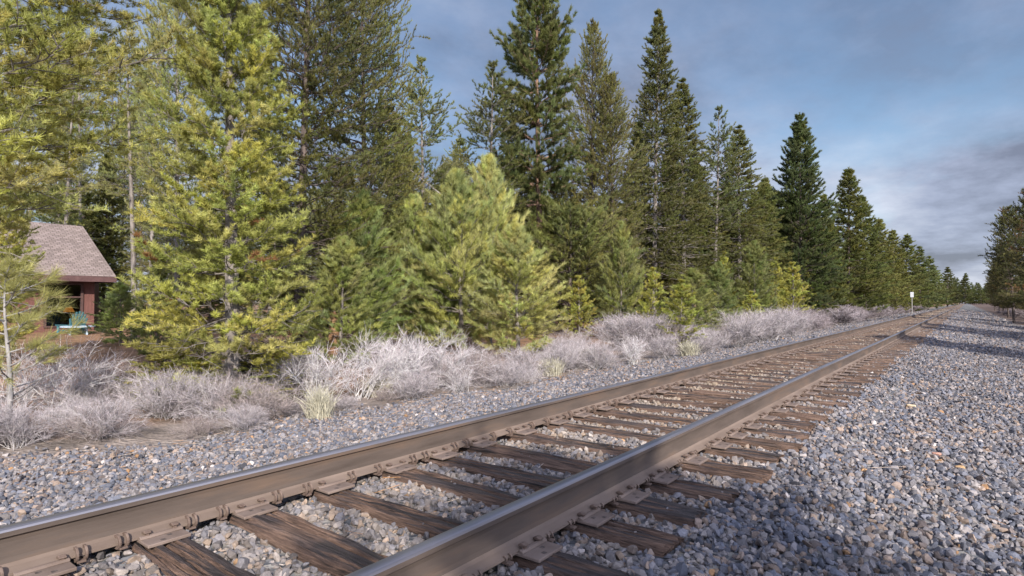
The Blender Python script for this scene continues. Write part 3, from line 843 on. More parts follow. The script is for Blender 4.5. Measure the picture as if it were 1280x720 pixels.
for px, ty, d, k, w_, l in ((35, 60, 34, 'mid_lodgepole', 0.9, 'light forest pine far behind the left end of the cabin roof'), (88, 110, 40, 'mid_lodgepole', 0.9, 'light forest pine far behind the middle of the cabin roof'),
    (150, 130, 36, 'mid_lodgepole', 0.85, 'low light forest pine seen right of the cabin roof'), (176, 90, 42, 'mid_lodgepole', 0.9, 'light forest pine seen past the slim olive pine'), (128, 200, 33, 'edge_conifer', 0.7, 'short dark conifer behind the right cabin corner')):
    tree(k, px, ty, d, l, wid=w_)
# understory
tree('young_ponderosa_b', 452, 245, 14.5, 'blue-green young pine between the bright pine and the pale long-needled pines', wid=1.0)
tree('young_ponderosa_b', 425, 300, 13.0, 'small blue-green pine touching the bright yellow-green pine', wid=0.8)
tree('young_ponderosa', 512, 248, 18, 'pale long-needled young pine at the left of its clump', wid=0.85)
tree('young_ponderosa', 578, 215, 16.5, 'pale long-needled young pine with a visible grey stem, front of its clump', wid=1.0)
tree('young_ponderosa', 613, 198, 19.5, 'pale long-needled young pine with a thin spike top, rear of its clump', wid=0.9)
tree('young_ponderosa', 648, 282, 15.8, 'low wide pale pine at the right of the long-needled clump', wid=0.85)
tree('young_ponderosa_b', 545, 300, 17.5, 'small green pine tucked inside the long-needled clump', wid=0.9)
tree('round_pine', 712, 268, 26, 'rounded dark olive pine under the tallest ponderosa', wid=1.25)
tree('sapling', 723, 346, 21, 'small green sapling in front of the rounded dark pine', wid=0.9)
tree('young_ponderosa_b', 775, 280, 23, 'slender young pine with a straight pale stem above orange litter', wid=0.8)
tree('sapling', 815, 335, 20, 'yellow-green sapling right of the slender young pine', wid=0.8)
tree('sapling', 850, 350, 18.5, 'bushy yellow sapling closest to the rail in the middle of the brush', wid=1.0)
tree('young_ponderosa_b', 868, 335, 22, 'yellow-green bushy young pine behind the bushy yellow sapling', wid=0.95)
tree('young_ponderosa_b', 898, 328, 25, 'cone-shaped young pine at the end of the yellow sapling row', wid=0.9)
tree('sapling', 938, 364, 26, 'tiny yellow sapling below the olive young pine by the brush', wid=1.0)
tree('young_ponderosa_b', 942, 302, 32, 'olive young pine with pale stem standing behind the tiny yellow sapling', wid=1.05)
tree('sapling', 990, 328, 33, 'sparse yellow-grey young pine at the foot of the broad conical fir', wid=1.4)
tree('young_ponderosa_b', 196, 335, 14, 'low yellow-green pine just right of the cabin', wid=0.5)
tree('young_ponderosa_b', 152, 362, 18, 'small blue-green pine at the cabin corner', wid=0.6)
# forest filling behind the front row
rf = random.Random(5)
back = []
for i in range(900):
    if len(back) >= 74: break
    y = rf.uniform(-4, 62); x = rf.uniform(-46, -17)
    d = -x * SY + y * CY; u = x * CY + y * SY
    if d < 24 or abs(u / d) > 0.92: continue
    px = 640 + FPX * u / d
    if px < 215 and (x > -30 or rf.random() < 0.55): continue
    if any((x - a) ** 2 + (y - b) ** 2 < 5.0 for a, b in back): continue
    back.append((x, y))
    lowp = 235 if px < 560 else (230 + (px - 560) * 0.11)
    hmax = (HOR - lowp) / FPX * d + CAMZ - GZ
    k = rf.choice(['mid_lodgepole', 'dark_pine', 'fir', 'edge_conifer', 'thin_pine'])
    if px < 330: lab = 'forest pine far behind the cabin and the bright yellow-green pine'
    elif px < 660: lab = 'dim forest conifer behind the pale long-needled pines'
    elif px < 900: lab = 'dim forest conifer behind the fir spires and young saplings'
    else: lab = 'dim forest conifer behind the broad conical fir'
    tree(k, 0, 0, d, lab, 'trees deep in the forest', wid=rf.uniform(0.8, 1.1), xy=(x, y), H=min(hmax * rf.uniform(0.8, 1.05), 15))
for i in range(64):
    y = 52 + (i / 63) ** 1.25 * 200; x = -11.5 - rf.random() * 9
    d = -x * SY + y * CY
    tree('far_conifer' if y > 80 else 'edge_conifer', 0, 0, d, 'dark conifer in the left forest wall beyond the broad conical fir', 'forest wall along the far left of the track', wid=rf.uniform(0.9, 1.5), xy=(x, y), H=rf.uniform(7.5, 13.0))
for i in range(26):
    y = 34 + (i / 25) ** 1.2 * 130; x = -9.6 - rf.random() * 1.6
    tree('sapling' if y < 70 else 'far_conifer', 0, 0, 0, 'low young conifer along the brush edge of the left forest wall', 'young conifers at the forest edge', wid=1.1 if y < 70 else 0.7, xy=(x, y), H=rf.uniform(2.5, 4.5))
for i in range(80):
    x = -50 + i * 1.35 + rf.uniform(-0.8, 0.8); y = 600 + rf.uniform(-25, 40)
    tree('far_conifer', 0, 0, 0, 'bluish conifer in the treeline closing the end of the track', 'treeline at the end of the track', wid=1.9, xy=(x, y), H=rf.choice((14, 16, 18, 22)) * rf.uniform(0.9, 1.1))
# right of the track
tree('rusty_pine', 1267, None, 43, 'brown-tinged pine with a dark bare trunk at the right edge of the gravel', H=8.6, wid=0.72)
tree('rusty_pine', 1290, None, 36, 'rusty pine half cut off by the right edge of the photo', H=8.6, wid=0.8)
for px, d, h, l in ((1260, 58, 7.5, 'rust-green pine left of the dark bare trunk on the right side'), (1254, 72, 7.0, 'low rusty pine second beyond the dark bare trunk'), (1249, 90, 7.5, 'small pine third beyond the dark bare trunk'), (1243, 112, 8, 'small pine fourth beyond the dark bare trunk, near the end of the gravel')):
    tree('rusty_pine', px, None, d, l, H=h, wid=0.72)
for xx, yy, hh, ll in ((7.4, -4.2, 7.2, 'pine right of the camera, outside the photo, shading the near stones'), (5.6, -5.8, 5.6, 'shorter pine behind the camera, outside the photo'), (6.8, 16.5, 6.3, 'pine outside the right edge of the photo, shading the middle of the track'), (8.8, 25, 7.5, 'pine outside the right edge, between the gravel and the forest'), (6.0, 31, 6.0, 'small pine outside the right edge, just short of the rusty pines')):
    tree('rusty_pine', 0, 0, 0, ll, xy=(xx, yy), H=hh, wid=1.1)
for i in range(14):
    y = 44 + i * 7 + rf.uniform(-2, 2); x = 5.6 + rf.random() * 3.5 + y * 0.004
    tree('rusty_pine', 0, 0, 0, 'low dark pine crowding behind the dark bare trunk on the right side', 'undergrowth pines right of the gravel', wid=rf.uniform(0.7, 1.0), xy=(x, y), H=rf.uniform(3.2, 6.0))
for i in range(22):
    y = 62 + i * 9 + rf.uniform(-3, 3); x = 8.0 + rf.random() * 5 + y * 0.012
    tree('edge_conifer' if y < 90 else 'far_conifer', 0, 0, 0, 'conifer in the right forest wall beyond the rusty pines', 'forest wall right of the track', wid=0.9, xy=(x, y), H=rf.uniform(7, 10))

# ------------------------------------------------------------------ sapling at the left edge, one limb at a time
def left_sapling():
    r = np.random.default_rng(77)
    root = empty('pine_sapling', (*spot(10, 6.7), GZ - 0.03))
    H = 1.98; S0, S1, Q0, Q1 = [], [], [], []; TP, TD, TC = [], [], []
    ax = lambda z: np.array([0.05 * math.sin(z * 2), 0.03 * math.sin(z * 3), z])
    zz = np.linspace(0, H, 12)
    for i in range(11): S0.append(ax(zz[i])); S1.append(ax(zz[i + 1])); Q0.append(0.036 * (1 - i / 13)); Q1.append(0.036 * (1 - (i + 1) / 13))
    for b in range(30):
        z = 0.45 + (H - 0.5) * (b / 29); az = b * 2.4 + r.uniform(-.3, .3); L = (0.72 * (1 - (z / H) ** 2) + 0.2) * r.uniform(0.7, 1.15)
        dh = np.array([math.cos(az), math.sin(az), 0.25])
        pts = [ax(z) + dh * L * q + np.array([0, 0, 0.22 * L * q * q]) for q in (0, 0.33, 0.66, 1)]
        for i in range(3): S0.append(pts[i]); S1.append(pts[i + 1]); Q0.append(0.010 - 0.0025 * i); Q1.append(0.0075 - 0.0025 * i)
        if b < 5: continue
        for k in range(10):
            p = pts[1] + (pts[3] - pts[1]) * (k / 10); w = norm(dh + r.normal(0, 0.45, 3) + [0, 0, 0.3])
            q = p + w * r.uniform(0.05, 0.22); S0.append(p); S1.append(q); Q0.append(0.004); Q1.append(0.002)
            TP.append(q[None]); TD.append(w[None]); TC.append(np.array([[0.36, 0.36, 0.13]]) * r.uniform(0.8, 1.2))
    V, F = segs_mesh(S0, S1, Q0, Q1, 6)
    link('trunk', np_mesh('trunk', V, F, smooth=True), M['bark_pale'], root)
    cv, cf, cc = tufts(r, np.concatenate(TP), norm(np.concatenate(TD)), np.concatenate(TC), 42, 0.16, 0.0045, 0.95, 0.6)
    link('crown', np_mesh('crown', cv, cf, cc), M['needles'], root)
    tag(root, 'slender sapling with a pale grey stem and long needles at the left edge', 'tree')


M['bark_pale'] = mat_noise('pale_grey_bark', (0.14, 0.13, 0.125), (0.32, 0.30, 0.295), 14, (1, 1, 0.4), 0.9, 0.5, 0.01)
left_sapling()


# ------------------------------------------------------------------ dry grey brush
def shrub_mesh(seed, H=1.0, spread=0.9, stems=34, fine=4200, col=(0.355, 0.332, 0.325), wid=0.0040, lean=(0, 0)):
    r = np.random.default_rng(seed)
    S0, S1, Q0, Q1 = [], [], [], []; tips = []; dirs = []
    for s in range(stems):
        az = r.uniform(0, 6.28); inc = r.uniform(0.05, 1.0) ** 0.8 * spread
        d = np.array([math.cos(az) * math.sin(inc) + lean[0], math.sin(az) * math.sin(inc) + lean[1], math.cos(inc)])
        p = np.array([r.normal(0, 0.10), r.normal(0, 0.10), 0.0]); L = H * r.uniform(0.7, 1.1)
        n = 5; rad = r.uniform(0.005, 0.010)
        for i in range(n):
            d = norm(d + r.normal(0, 0.16, 3) + np.array([0, 0, 0.03])); q = p + d * L / n
            S0.append(p); S1.append(q); Q0.append(rad * (1 - i / n * 0.8)); Q1.append(rad * (1 - (i + 1) / n * 0.8))
            if i > 0:
                for c in range(3):
                    w = norm(d + r.normal(0, 0.55, 3)); m = p + (q - p) * r.random(); e = m + w * H * r.uniform(0.12, 0.34)
                    S0.append(m); S1.append(e); Q0.append(rad * 0.4); Q1.append(0.0012); tips.append((m, e)); dirs.append(w)
            p = q
        tips.append((p - d * L / n, p)); dirs.append(d)
    V, F = segs_mesh(S0, S1, Q0, Q1, 3)
    C = np.repeat(np.array(col)[None] * r.uniform(0.75, 1.2, (len(S0), 1)), 6, 0)
    # fine twigs
    a = np.array([t[0] for t in tips]); b = np.array([t[1] for t in tips]); dd = np.array(dirs)
    k = r.integers(0, len(tips), fine); f = r.random((fine, 1)) ** 0.7
    P = a[k] + (b[k] - a[k]) * f; W = norm(dd[k] + r.normal(0, 0.5, (fine, 3)) + np.array([0, 0, 0.12]))
    L = H * r.uniform(0.08, 0.30, (fine, 1)); side = norm(np.cross(W, r.normal(size=(fine, 3)))) * wid / 2
    mid = P + W * L * 0.5 + r.normal(0, 0.012, (fine, 3))
    fv = np.stack([P - side, P + side, mid + side * 0.8, mid - side * 0.8], 1).reshape(-1, 3)
    fv2 = np.stack([mid - side * 0.8, mid + side * 0.8, P + W * L + side * 0.3, P + W * L - side * 0.3], 1).reshape(-1, 3)
    ff = np.arange(fine * 4).reshape(fine, 4)
    VV = np.concatenate([V, fv, fv2]); FF = np.concatenate([F, ff + len(V), ff + len(V) + len(fv)])
    tw = np.repeat(np.array(col)[None] * r.uniform(0.42, 1.36, (fine, 1)) * (1 - 0.10 * r.random((fine, 1)) * np.array([[0, 1, 0.7]])) * np.array([[1.0, 1.0, 1.04]]), 4, 0)
    VV[:, 2] = np.maximum(VV[:, 2], -0.02)
    return np_mesh('shrub', VV, FF, np.concatenate([C, tw, tw]))


SH = [shrub_mesh(1), shrub_mesh(2, 1.0, 1.15, 40, 5000), shrub_mesh(3, 1.0, 0.75, 20, 1700, (0.48, 0.462, 0.45)), shrub_mesh(4, 1.1, 1.0, 24, 1800, (0.46, 0.44, 0.43), lean=(0.25, 0.25)), shrub_mesh(5, 1.0, 1.05, 36, 4200, (0.24, 0.185, 0.165)), shrub_mesh(6, 1.0, 1.1, 34, 4200, (0.27, 0.235, 0.215))]
SHF = [shrub_mesh(11, 1.0, 0.95, 30, 2600, (0.28, 0.255, 0.255), 0.012), shrub_mesh(12, 1.0, 1.1, 30, 2600, (0.255, 0.225, 0.222), 0.012)]
for m in SH + SHF: m.materials.append(M['twig'])


def shrub(me, x, y, h, label, group=None, w=1.0, rz=0.0):
    o = bpy.data.objects.new('dry_shrub', me); COL.objects.link(o)
    o.location = (x, y, float(gz(np.array(x), np.array(y))) - 0.02); o.scale = (w * h, w * h, h); o.rotation_euler = (0, 0, rz)
    tag(o, label, 'shrub', group)
    return o


rs = random.Random(9)
named = [(20, 8.2, 0.75, 3, 'grey leafless shrub at the foot of the slender left-edge sapling'), (75, 8.0, 0.85, 3, 'tangled pale shrub below the cabin, arching to the right'), (130, 8.3, 0.65, 1, 'low grey shrub between the cabin view and the bright pine'),
         (170, 8.8, 0.65, 4, 'brownish low shrub left of the bright pine trunk'), (210, 7.9, 0.55, 1, 'low pale shrub in front of the bright pine trunk, left side'), (275, 7.9, 0.6, 1, 'small pale shrub at the gravel edge under the bright pine'),
         (360, 9.2, 0.75, 1, 'grey shrub just right of the bright pine trunk'), (405, 9.2, 0.85, 2, 'upright pale shrub behind the straw-coloured grass tuft'), (450, 9.6, 0.85, 3, 'long-stemmed pale shrub leaning right beside the grass tuft'),
         (505, 10.2, 1.0, 2, 'tall pale shrub in front of the long-needled pines, left part'), (550, 10.8, 0.85, 3, 'tall pale shrub in front of the long-needled pines, middle part'), (600, 11.2, 0.65, 5, 'dense grey shrub in front of the long-needled pines, right part'),
         (650, 12.0, 0.65, 1, 'rounded grey shrub right of the long-needled pines'), (700, 13.0, 0.65, 0, 'grey shrub below the small green sapling'), (745, 13.6, 0.65, 1, 'grey shrub with a bare white stem below the slender young pine'),
         (790, 14.5, 0.7, 2, 'upright grey shrub below the yellow-green sapling'), (830, 16.0, 0.65, 0, 'grey shrub in front of the bushy yellow sapling'), (880, 18.0, 0.75, 1, 'grey shrub before the gap after the bushy yellow sapling'),
         (925, 19.5, 1.15, 0, 'first large grey shrub of the long hedge-like brush band'), (958, 22, 1.2, 1, 'second large grey shrub of the long hedge-like brush band'), (985, 25, 1.2, 0, 'third large grey shrub of the long hedge-like brush band')]
for px, d, h, k, l in named:
    x, y = spot(px, d); shrub(SH[k], x, y, h, l, w=1.12, rz=rs.uniform(0, 6.28) if k != 3 else rs.uniform(-0.4, 0.4))
for i in range(52):
    y = rs.uniform(0.6, 17)
    if 5.6 < y < 6.6 or 9.8 < y < 11.2 or 13.4 < y < 14.4: continue
    f = rs.random(); x = -6.75 - 3.4 * f
    if y < 2.5: x -= 0.5
    hh = rs.uniform(0.36, 0.6) if f < 0.3 else rs.uniform(0.45, 0.85)
    if y < 5 or y > 9: hh *= 0.78
    shrub(SH[rs.choice((0, 1, 1, 4, 5, 5, 0, 3, 1, 0))], x, y, hh, 'grey leafless shrub in the tangled brush strip between gravel and pines', 'brush strip beside the near track', w=rs.uniform(1.0, 1.4), rz=rs.uniform(0, 6.28))
for i in range(16):
    y = 0.3 + i * 0.42; x = -6.95 - max(0, 3.6 - y) * 0.30 + rs.uniform(-0.45, 0.15)
    if rs.random() < 0.25: continue
    shrub(SH[rs.choice((0, 1, 5, 5, 1))], x, y, rs.uniform(0.15, 0.45), 'grey leafless shrub in the tangled brush strip between gravel and pines', 'brush strip beside the near track', w=rs.uniform(1.3, 1.7), rz=rs.uniform(0, 6.28))
for i in range(84):
    t = i / 83; y = 17 + t ** 1.5 * 130; x = rs.uniform(-8.8, -6.5)
    shrub((SH[rs.choice((0, 1, 5))] if y < 30 else SHF[i % 2]), x, y, rs.uniform(0.65, 1.15), 'grey leafless shrub in the long brush band running towards the white sign', 'brush band along the far track', w=rs.uniform(1.1, 1.5), rz=rs.uniform(0, 6.28))
for i in range(16):
    y = 34 + i * 6 + rs.uniform(-2, 2); x = 3.3 + rs.random() * 2.5
    shrub(SH[4] if y < 40 else SHF[1], x, y, rs.uniform(0.3, 0.7), 'low dull shrub on the bare soil below the rusty pines', 'low shrubs right of the gravel', w=1.3, rz=rs.uniform(0, 6.28))


def grass_tuft(x, y, h, label):
    r = np.random.default_rng(4); n = 420
    az = r.uniform(0, 6.28, n); inc = r.uniform(0, 0.55, n); L = h * r.uniform(0.6, 1.05, n)
    d = np.stack([np.cos(az) * np.sin(inc), np.sin(az) * np.sin(inc), np.cos(inc)], 1); P = np.stack([r.normal(0, 0.07, n), r.normal(0, 0.07, n), np.zeros(n)], 1)
    sd = norm(np.cross(d, r.normal(size=(n, 3)))) * 0.003; m = P + d * L[:, None] * 0.6; e = P + d * L[:, None] + np.stack([np.cos(az), np.sin(az), -0.6 + 0 * az], 1) * (L * inc * 0.35)[:, None]
    V = np.stack([P - sd, P + sd, m + sd, m - sd], 1).reshape(-1, 3); V2 = np.stack([m - sd, m + sd, e + sd * .2, e - sd * .2], 1).reshape(-1, 3)
    F = np.arange(n * 4).reshape(n, 4); C = np.tile(np.array([[0.37, 0.345, 0.265]]), (n * 8, 1)) * np.repeat(r.uniform(0.75, 1.2, (n * 2, 1)), 4, 0)
    o = link('grass_tuft', np_mesh('grass_tuft', np.concatenate([V, V2]), np.concatenate([F, F + n * 4]), C), M['twig'])
    o.location = (x, y, float(gz(np.array(x), np.array(y)))); tag(o, label, 'grass tuft')


x, y = gpt(400, 520, -0.4); grass_tuft(x, y, 0.48, 'straw-coloured upright grass tuft at the gravel edge among grey shrubs')

gt = bpy.data.objects['grass_tuft']
for px, d, h, l in ((475, 9.9, 0.6, 'dry straw grass tuft right of the long-stemmed leaning shrub'), (335, 8.3, 0.45, 'small dry grass tuft just right of the bright pine trunk'), (690, 12.6, 0.6, 'dry grass tuft before the rounded grey shrub gap'), (735, 14.2, 0.7, 'dry grass tuft beside the shrub with a bare white stem'), (108, 8.2, 0.6, 'dry grass tuft below the cabin, among low grey shrubs'), (860, 16.6, 0.7, 'dry grass tuft under the bushy yellow sapling')):
    o = gt.copy(); COL.objects.link(o); x, y = spot(px, d); o.location = (x, y, float(gz(np.array(x), np.array(y)))); k_ = h / 0.62; o.scale = (k_ * 1.3, k_ * 1.3, k_ * 0.9); o.rotation_euler = (0, 0, px); o['label'] = l

# low green shrubs between brush and trees
for px, d, h, l in ((205, 8.6, 0.75, 'low yellow-green pine seedling under the bright pine, at the brush edge'), (250, 8.4, 0.6, 'smallest yellow-green seedling in front of the bright pine trunk'), (320, 8.8, 0.7, 'low seedling right of the bright pine trunk'), (375, 9.6, 0.5, 'tiny bright seedling beside the straw grass tuft')):
    x, y = spot(px, d); o = tree('sapling', 0, 0, 0, l, xy=(x, y), H=h + 0.2, wid=0.75)

# fallen needles and sticks on the gravel
r = np.random.default_rng(31); n = 700
x = r.uniform(-7.2, 1.2, n); y = r.uniform(0.2, 14, n); x[:380] = r.normal(-6.5, 0.4, 380)
z = gz(x, y) + 0.03; L = r.uniform(0.06, 0.22, n); az = r.uniform(0, 6.28, n)
P0 = np.stack([x, y, z], 1); P1 = P0 + np.stack([np.cos(az) * L, np.sin(az) * L, r.uniform(-0.01, 0.03, n)], 1)
V, F = segs_mesh(P0, P1, np.full(n, 0.0018), np.full(n, 0.001), 3)
C = np.repeat(np.array([(0.42, 0.22, 0.09), (0.50, 0.40, 0.32), (0.22, 0.13, 0.08)])[r.integers(0, 3, n)], 6, 0)
tag(link('fallen_pine_needles', np_mesh('fallen_pine_needles', V, F, C), M['twig']), 'orange fallen needles and thin sticks strewn over the gravel', 'needle litter', kind='stuff')

# leaning dead snag and stump
mb = MB(); a = Vector((*spot(556, 23), 0)); x0, y0 = spot(560, 22); x1, y1 = spot(488, 24)
z0 = CAMZ + (HOR - 250) / FPX * 22; z1 = CAMZ + (HOR - 192) / FPX * 24
p0 = Vector((x0, y0, z0)); p1 = Vector((x1, y1, z1)); dv = (p0 - p1).normalized()
ground_pt = Vector((*spot(632, 20.5), GZ - 0.1))
mb.tube([ground_pt, p0.lerp(ground_pt, 0.5) + Vector((0, 0, 0.1)), p0, p1], [0.07, 0.055, 0.04, 0.012], 7)
tag(mb.build('leaning_dead_trunk', M['bark_grey'], smooth=True), 'bare grey dead trunk leaning behind the long-needled pines', 'dead trunk')
mb = MB(); x, y = spot(418, 13.2)
mb.tube([(x, y, GZ - 0.1), (x, y, 0.3), (x + 0.02, y, 0.75), (x + 0.02, y, 0.95)], [0.17, 0.13, 0.12, 0.09], 10)
tag(mb.build('stump', M['bark_stump'] if 'bark_stump' in M else mat_noise('orange_stump_wood', (0.09, 0.05, 0.03), (0.27, 0.155, 0.085), 7, (1, 1, 0.3), 0.9, 0.6, 0.02), smooth=True), 'orange-brown broken stump right of the bright yellow-green pine', 'stump')

# ------------------------------------------------------------------ cabin
def mat_shingle():
    m, nt, ns, ls = new_mat('roof_shingles')
    v = coords(ns, ls, (1, 1, 1), 'UV')
    b = nd(ns, 'ShaderNodeTexBrick', Scale=1.0); ls.new(v, b.inputs['Vector'])
    b.inputs['Brick Width'].default_value = 0.22; b.inputs['Row Height'].default_value = 0.14; b.inputs['Mortar Size'].default_value = 0.010; b.inputs['Bias'].default_value = 0.0
    b.inputs['Color1'].default_value = (0.145, 0.115, 0.105, 1); b.inputs['Color2'].default_value = (0.23, 0.185, 0.172, 1); b.inputs['Mortar'].default_value = (0.06, 0.045, 0.04, 1)
    f = noise(ns, ls, v, 1.3, 4); c = mix(ns, ls, 0.6, b.outputs['Color'], ramp_of(ns, ls, f, [(0.3, (0.75, 0.73, 0.74)), (0.7, (1.2, 1.18, 1.15))]), 'MULTIPLY')
    finish(ns, ls, c, 0.9, 0, b.outputs['Fac'], -0.6, 0.02)
    return m


def cabin():
    cx, cy = spot(137, 25)                      # right eave corner, front face towards +X
    root = empty('cabin', (cx, cy, GZ), R(90))  # local x -> along +Y (right in the photo), local -y -> towards the camera
    eave = CAMZ - GZ + (HOR - 346) / FPX * 24.5 + 0.02; W = 8.0; D = 7.0; RH = 2.45
    red = mat_noise('red_brown_siding', (0.085, 0.038, 0.033), (0.15, 0.066, 0.056), 5, (6, 6, 0.5), 0.8, 0.3, 0.01)
    trim = mat_noise('dark_fascia', (0.06, 0.032, 0.032), (0.11, 0.06, 0.058), 6, (1, 1, 1), 0.7)
    # walls with a window opening
    x1 = -0.55; x0 = -W + 0.6; wx0, wx1 = -2.25, -0.95; wb, wt = 0.55, eave - 0.32
    yf = 0.0
    mb = MB()
    mb.box(((wx1 + x1) / 2, yf + 0.1, eave / 2), (x1 - wx1, 0.2, eave)); mb.box(((x0 + wx0) / 2, yf + 0.1, eave / 2), (wx0 - x0, 0.2, eave))
    mb.box(((wx0 + wx1) / 2, yf + 0.1, wb / 2), (wx1 - wx0, 0.194, wb)); mb.box(((wx0 + wx1) / 2, yf + 0.1, (wt + eave) / 2), (wx1 - wx0, 0.194, eave - wt))
    mb.box((x1 - 0.1, yf + D / 2, eave / 2), (0.2, D - 0.41, eave)); mb.box((x0 + 0.1, yf + D / 2, eave / 2), (0.2, D - 0.41, eave)); mb.box(((x0 + x1) / 2, yf + D - 0.1, eave / 2), (x1 - x0, 0.2, eave))
    mb.build('wall', red, root)
    # interior floor and back board seen through the glass
    mb = MB(); mb.box(((wx0 + wx1) / 2, yf + 2.6, eave / 2), (4, 0.1, eave - 0.02)); mb.build('inner_wall', plain('dim_room', (0.10, 0.07, 0.05)), root)
    fr = MB()
    for xx in (wx0 + 0.04, wx1 - 0.04): fr.box((xx, yf - 0.005, (wb + wt) / 2), (0.08, 0.11, wt - wb))
    for zz in (wb + 0.03, wt - 0.03, wt - 0.55): fr.box(((wx0 + wx1) / 2, yf - 0.007, zz), (wx1 - wx0 - 0.16, 0.1, 0.06))
    w = fr.build('window', mat_noise('dark_window_frame', (0.05, 0.03, 0.028), (0.09, 0.05, 0.045), 8), root)
    m, nt, ns, ls = new_mat('window_glass')
    g = nd(ns, 'ShaderNodeBsdfGlossy', Roughness=0.03); g.inputs[0].default_value = (0.9, 0.95, 1, 1); t = ns.new('ShaderNodeBsdfTransparent'); t.inputs[0].default_value = (0.75, 0.8, 0.8, 1)
    ms = ns.new('ShaderNodeMixShader'); fz = nd(ns, 'ShaderNodeFresnel', IOR=1.9); ls.new(fz.outputs[0], ms.inputs[0]); ls.new(t.outputs[0], ms.inputs[1]); ls.new(g.outputs[0], ms.inputs[2])
    o = ns.new('ShaderNodeOutputMaterial'); ls.new(ms.outputs[0], o.inputs[0])
    MB().box(((wx0 + wx1) / 2, yf + 0.02, (wb + wt) / 2), (wx1 - wx0 - 0.1, 0.012, wt - wb - 0.04)).build('pane', m, w)
    MB().box(((wx0 + wx1) / 2, yf + 0.12, wt - 0.62), (wx1 - wx0 - 0.01, 0.05, 0.14)).build('blind', plain('tan_blind', (0.45, 0.30, 0.17)), w)
    # hip roof with overhang
    e = 0.55; ox0, ox1, oy0, oy1 = x0 - e, x1 + e, yf - 0.75, yf + D + e; run = 0.02
    zb = eave - 0.02; vs = [(ox0, oy0, zb), (ox1, oy0, zb), (ox1, oy1, zb), (ox0, oy1, zb), (ox0 + run, (oy0 + oy1) / 2, zb + RH), (ox1 - run, (oy0 + oy1) / 2, zb + RH)]
    faces = [(0, 1, 5, 4), (1, 2, 5), (2, 3, 4, 5), (3, 0, 4), (3, 2, 1, 0)]
    me = bpy.data.meshes.new('roof'); me.from_pydata(vs, [], faces); uv = me.uv_layers.new()
    for p in me.polygons:
        n = p.normal; ux = Vector((-n.y, n.x, 0)).normalized() if abs(n.z) < 0.99 else Vector((1, 0, 0)); uy = n.cross(ux)
        for li in p.loop_indices:
            co = me.vertices[me.loops[li].vertex_index].co; uv.data[li].uv = (co.dot(ux), co.dot(uy))
    rf_ = link('roof', me, mat_shingle(), root)
    fa = MB(); zc = zb - 0.115
    fa.box(((ox0 + ox1) / 2, oy0 + 0.025, zc), (ox1 - ox0, 0.05, 0.22)); fa.box((ox1 - 0.025, (oy0 + oy1) / 2, zc), (0.05, oy1 - oy0 - 0.102, 0.218)); fa.box((ox0 + 0.025, (oy0 + oy1) / 2, zc), (0.05, oy1 - oy0 - 0.102, 0.218))
    fa.box(((ox0 + ox1) / 2, oy0 + 0.4, zb - 0.03), (ox1 - ox0 - 0.11, 0.68, 0.04))
    fa.build('fascia', trim, rf_)
    tag(root, 'red-brown cabin with a hipped shingle roof and a big dark window', 'cabin')
    MW = Matrix.Translation((cx, cy, GZ)) @ Matrix.Rotation(R(90), 4, 'Z')
    # deck in front
    dk = MB()
    for i in range(14): dk.box((-2.2, -0.5 - i * 0.17, 0.10), (5.2, 0.16, 0.04))
    for xx in (-4.6, -2.2, 0.2):
        dk.box((xx, -0.5, 0.03), (0.1, 0.1, 0.096)); dk.box((xx, -2.6, 0.03), (0.1, 0.1, 0.096))
    dk.box((-2.2, -2.80, 0.03), (5.2, 0.04, 0.17))
    d = dk.build('deck', mat_noise('orange_deck_boards', (0.25, 0.10, 0.05), (0.42, 0.20, 0.10), 4, (1, 6, 1)), None); d.matrix_world = MW
    tag(d, 'orange-brown wooden deck in front of the cabin window', 'deck')
    # teal fan-back chair
    teal = plain('teal_paint', (0.045, 0.14, 0.165), 0.6)
    c = empty('garden_chair'); c.matrix_world = MW @ Matrix.Translation((-1.72, -1.35, 0.12)) @ Matrix.Rotation(R(200), 4, 'Z')
    sl = MB()
    for k in range(5): sl.box((0, -0.25 + k * 0.11, 0.36 - k * 0.02), (0.52, 0.095, 0.022))
    sl.build('seat', teal, c)
    bk = MB()
    for k in range(7):
        an = (k - 3) * 0.07; hh = 0.80 - 0.030 * (k - 3) ** 2
        bk.box(((k - 3) * 0.075 + math.sin(an) * hh * 0.4, 0.30 + 0.10 * hh, 0.30 + hh / 2), (0.066, 0.022, hh), Matrix.Rotation(an, 3, 'Y') @ Matrix.Rotation(R(-14), 3, 'X'))
    bk.build('backrest', teal, c)
    for sx in (-1, 1):
        MB().box((sx * 0.31, 0.0, 0.56), (0.11, 0.66, 0.024)).build('armrest', teal, c)
        MB().box((sx * 0.29, -0.27, 0.27), (0.04, 0.09, 0.545)).build('leg', teal, c)
        MB().box((sx * 0.29, 0.28, 0.27), (0.04, 0.09, 0.545)).build('leg', teal, c)
    tag(c, 'teal fan-backed garden chair on the deck in front of the cabin window', 'chair')
    t = empty('garden_table'); t.matrix_world = MW @ Matrix.Translation((-1.75, -2.25, 0.12))
    blue = plain('pale_blue_paint', (0.34, 0.42, 0.50), 0.5)
    tb = MB(); tb.tube([(0, 0, 0.50), (0, 0, 0.54)], 0.55, 24); tb.build('table_top', blue, t)
    for k in range(4):
        an = k * math.pi / 2 + 0.6; MB().box((0.36 * math.cos(an), 0.36 * math.sin(an), 0.25), (0.05, 0.05, 0.5)).build('leg', blue, t)
    tag(t, 'pale blue round table on the deck beside the teal chair', 'table')
    l = empty('table_lamp'); l.matrix_world = MW @ Matrix.Translation((-1.22, 0.75, 0.85))
    lp = MB(); lp.tube([(0, 0, 0.30), (0, 0, 0.52)], [0.20, 0.10], 16)
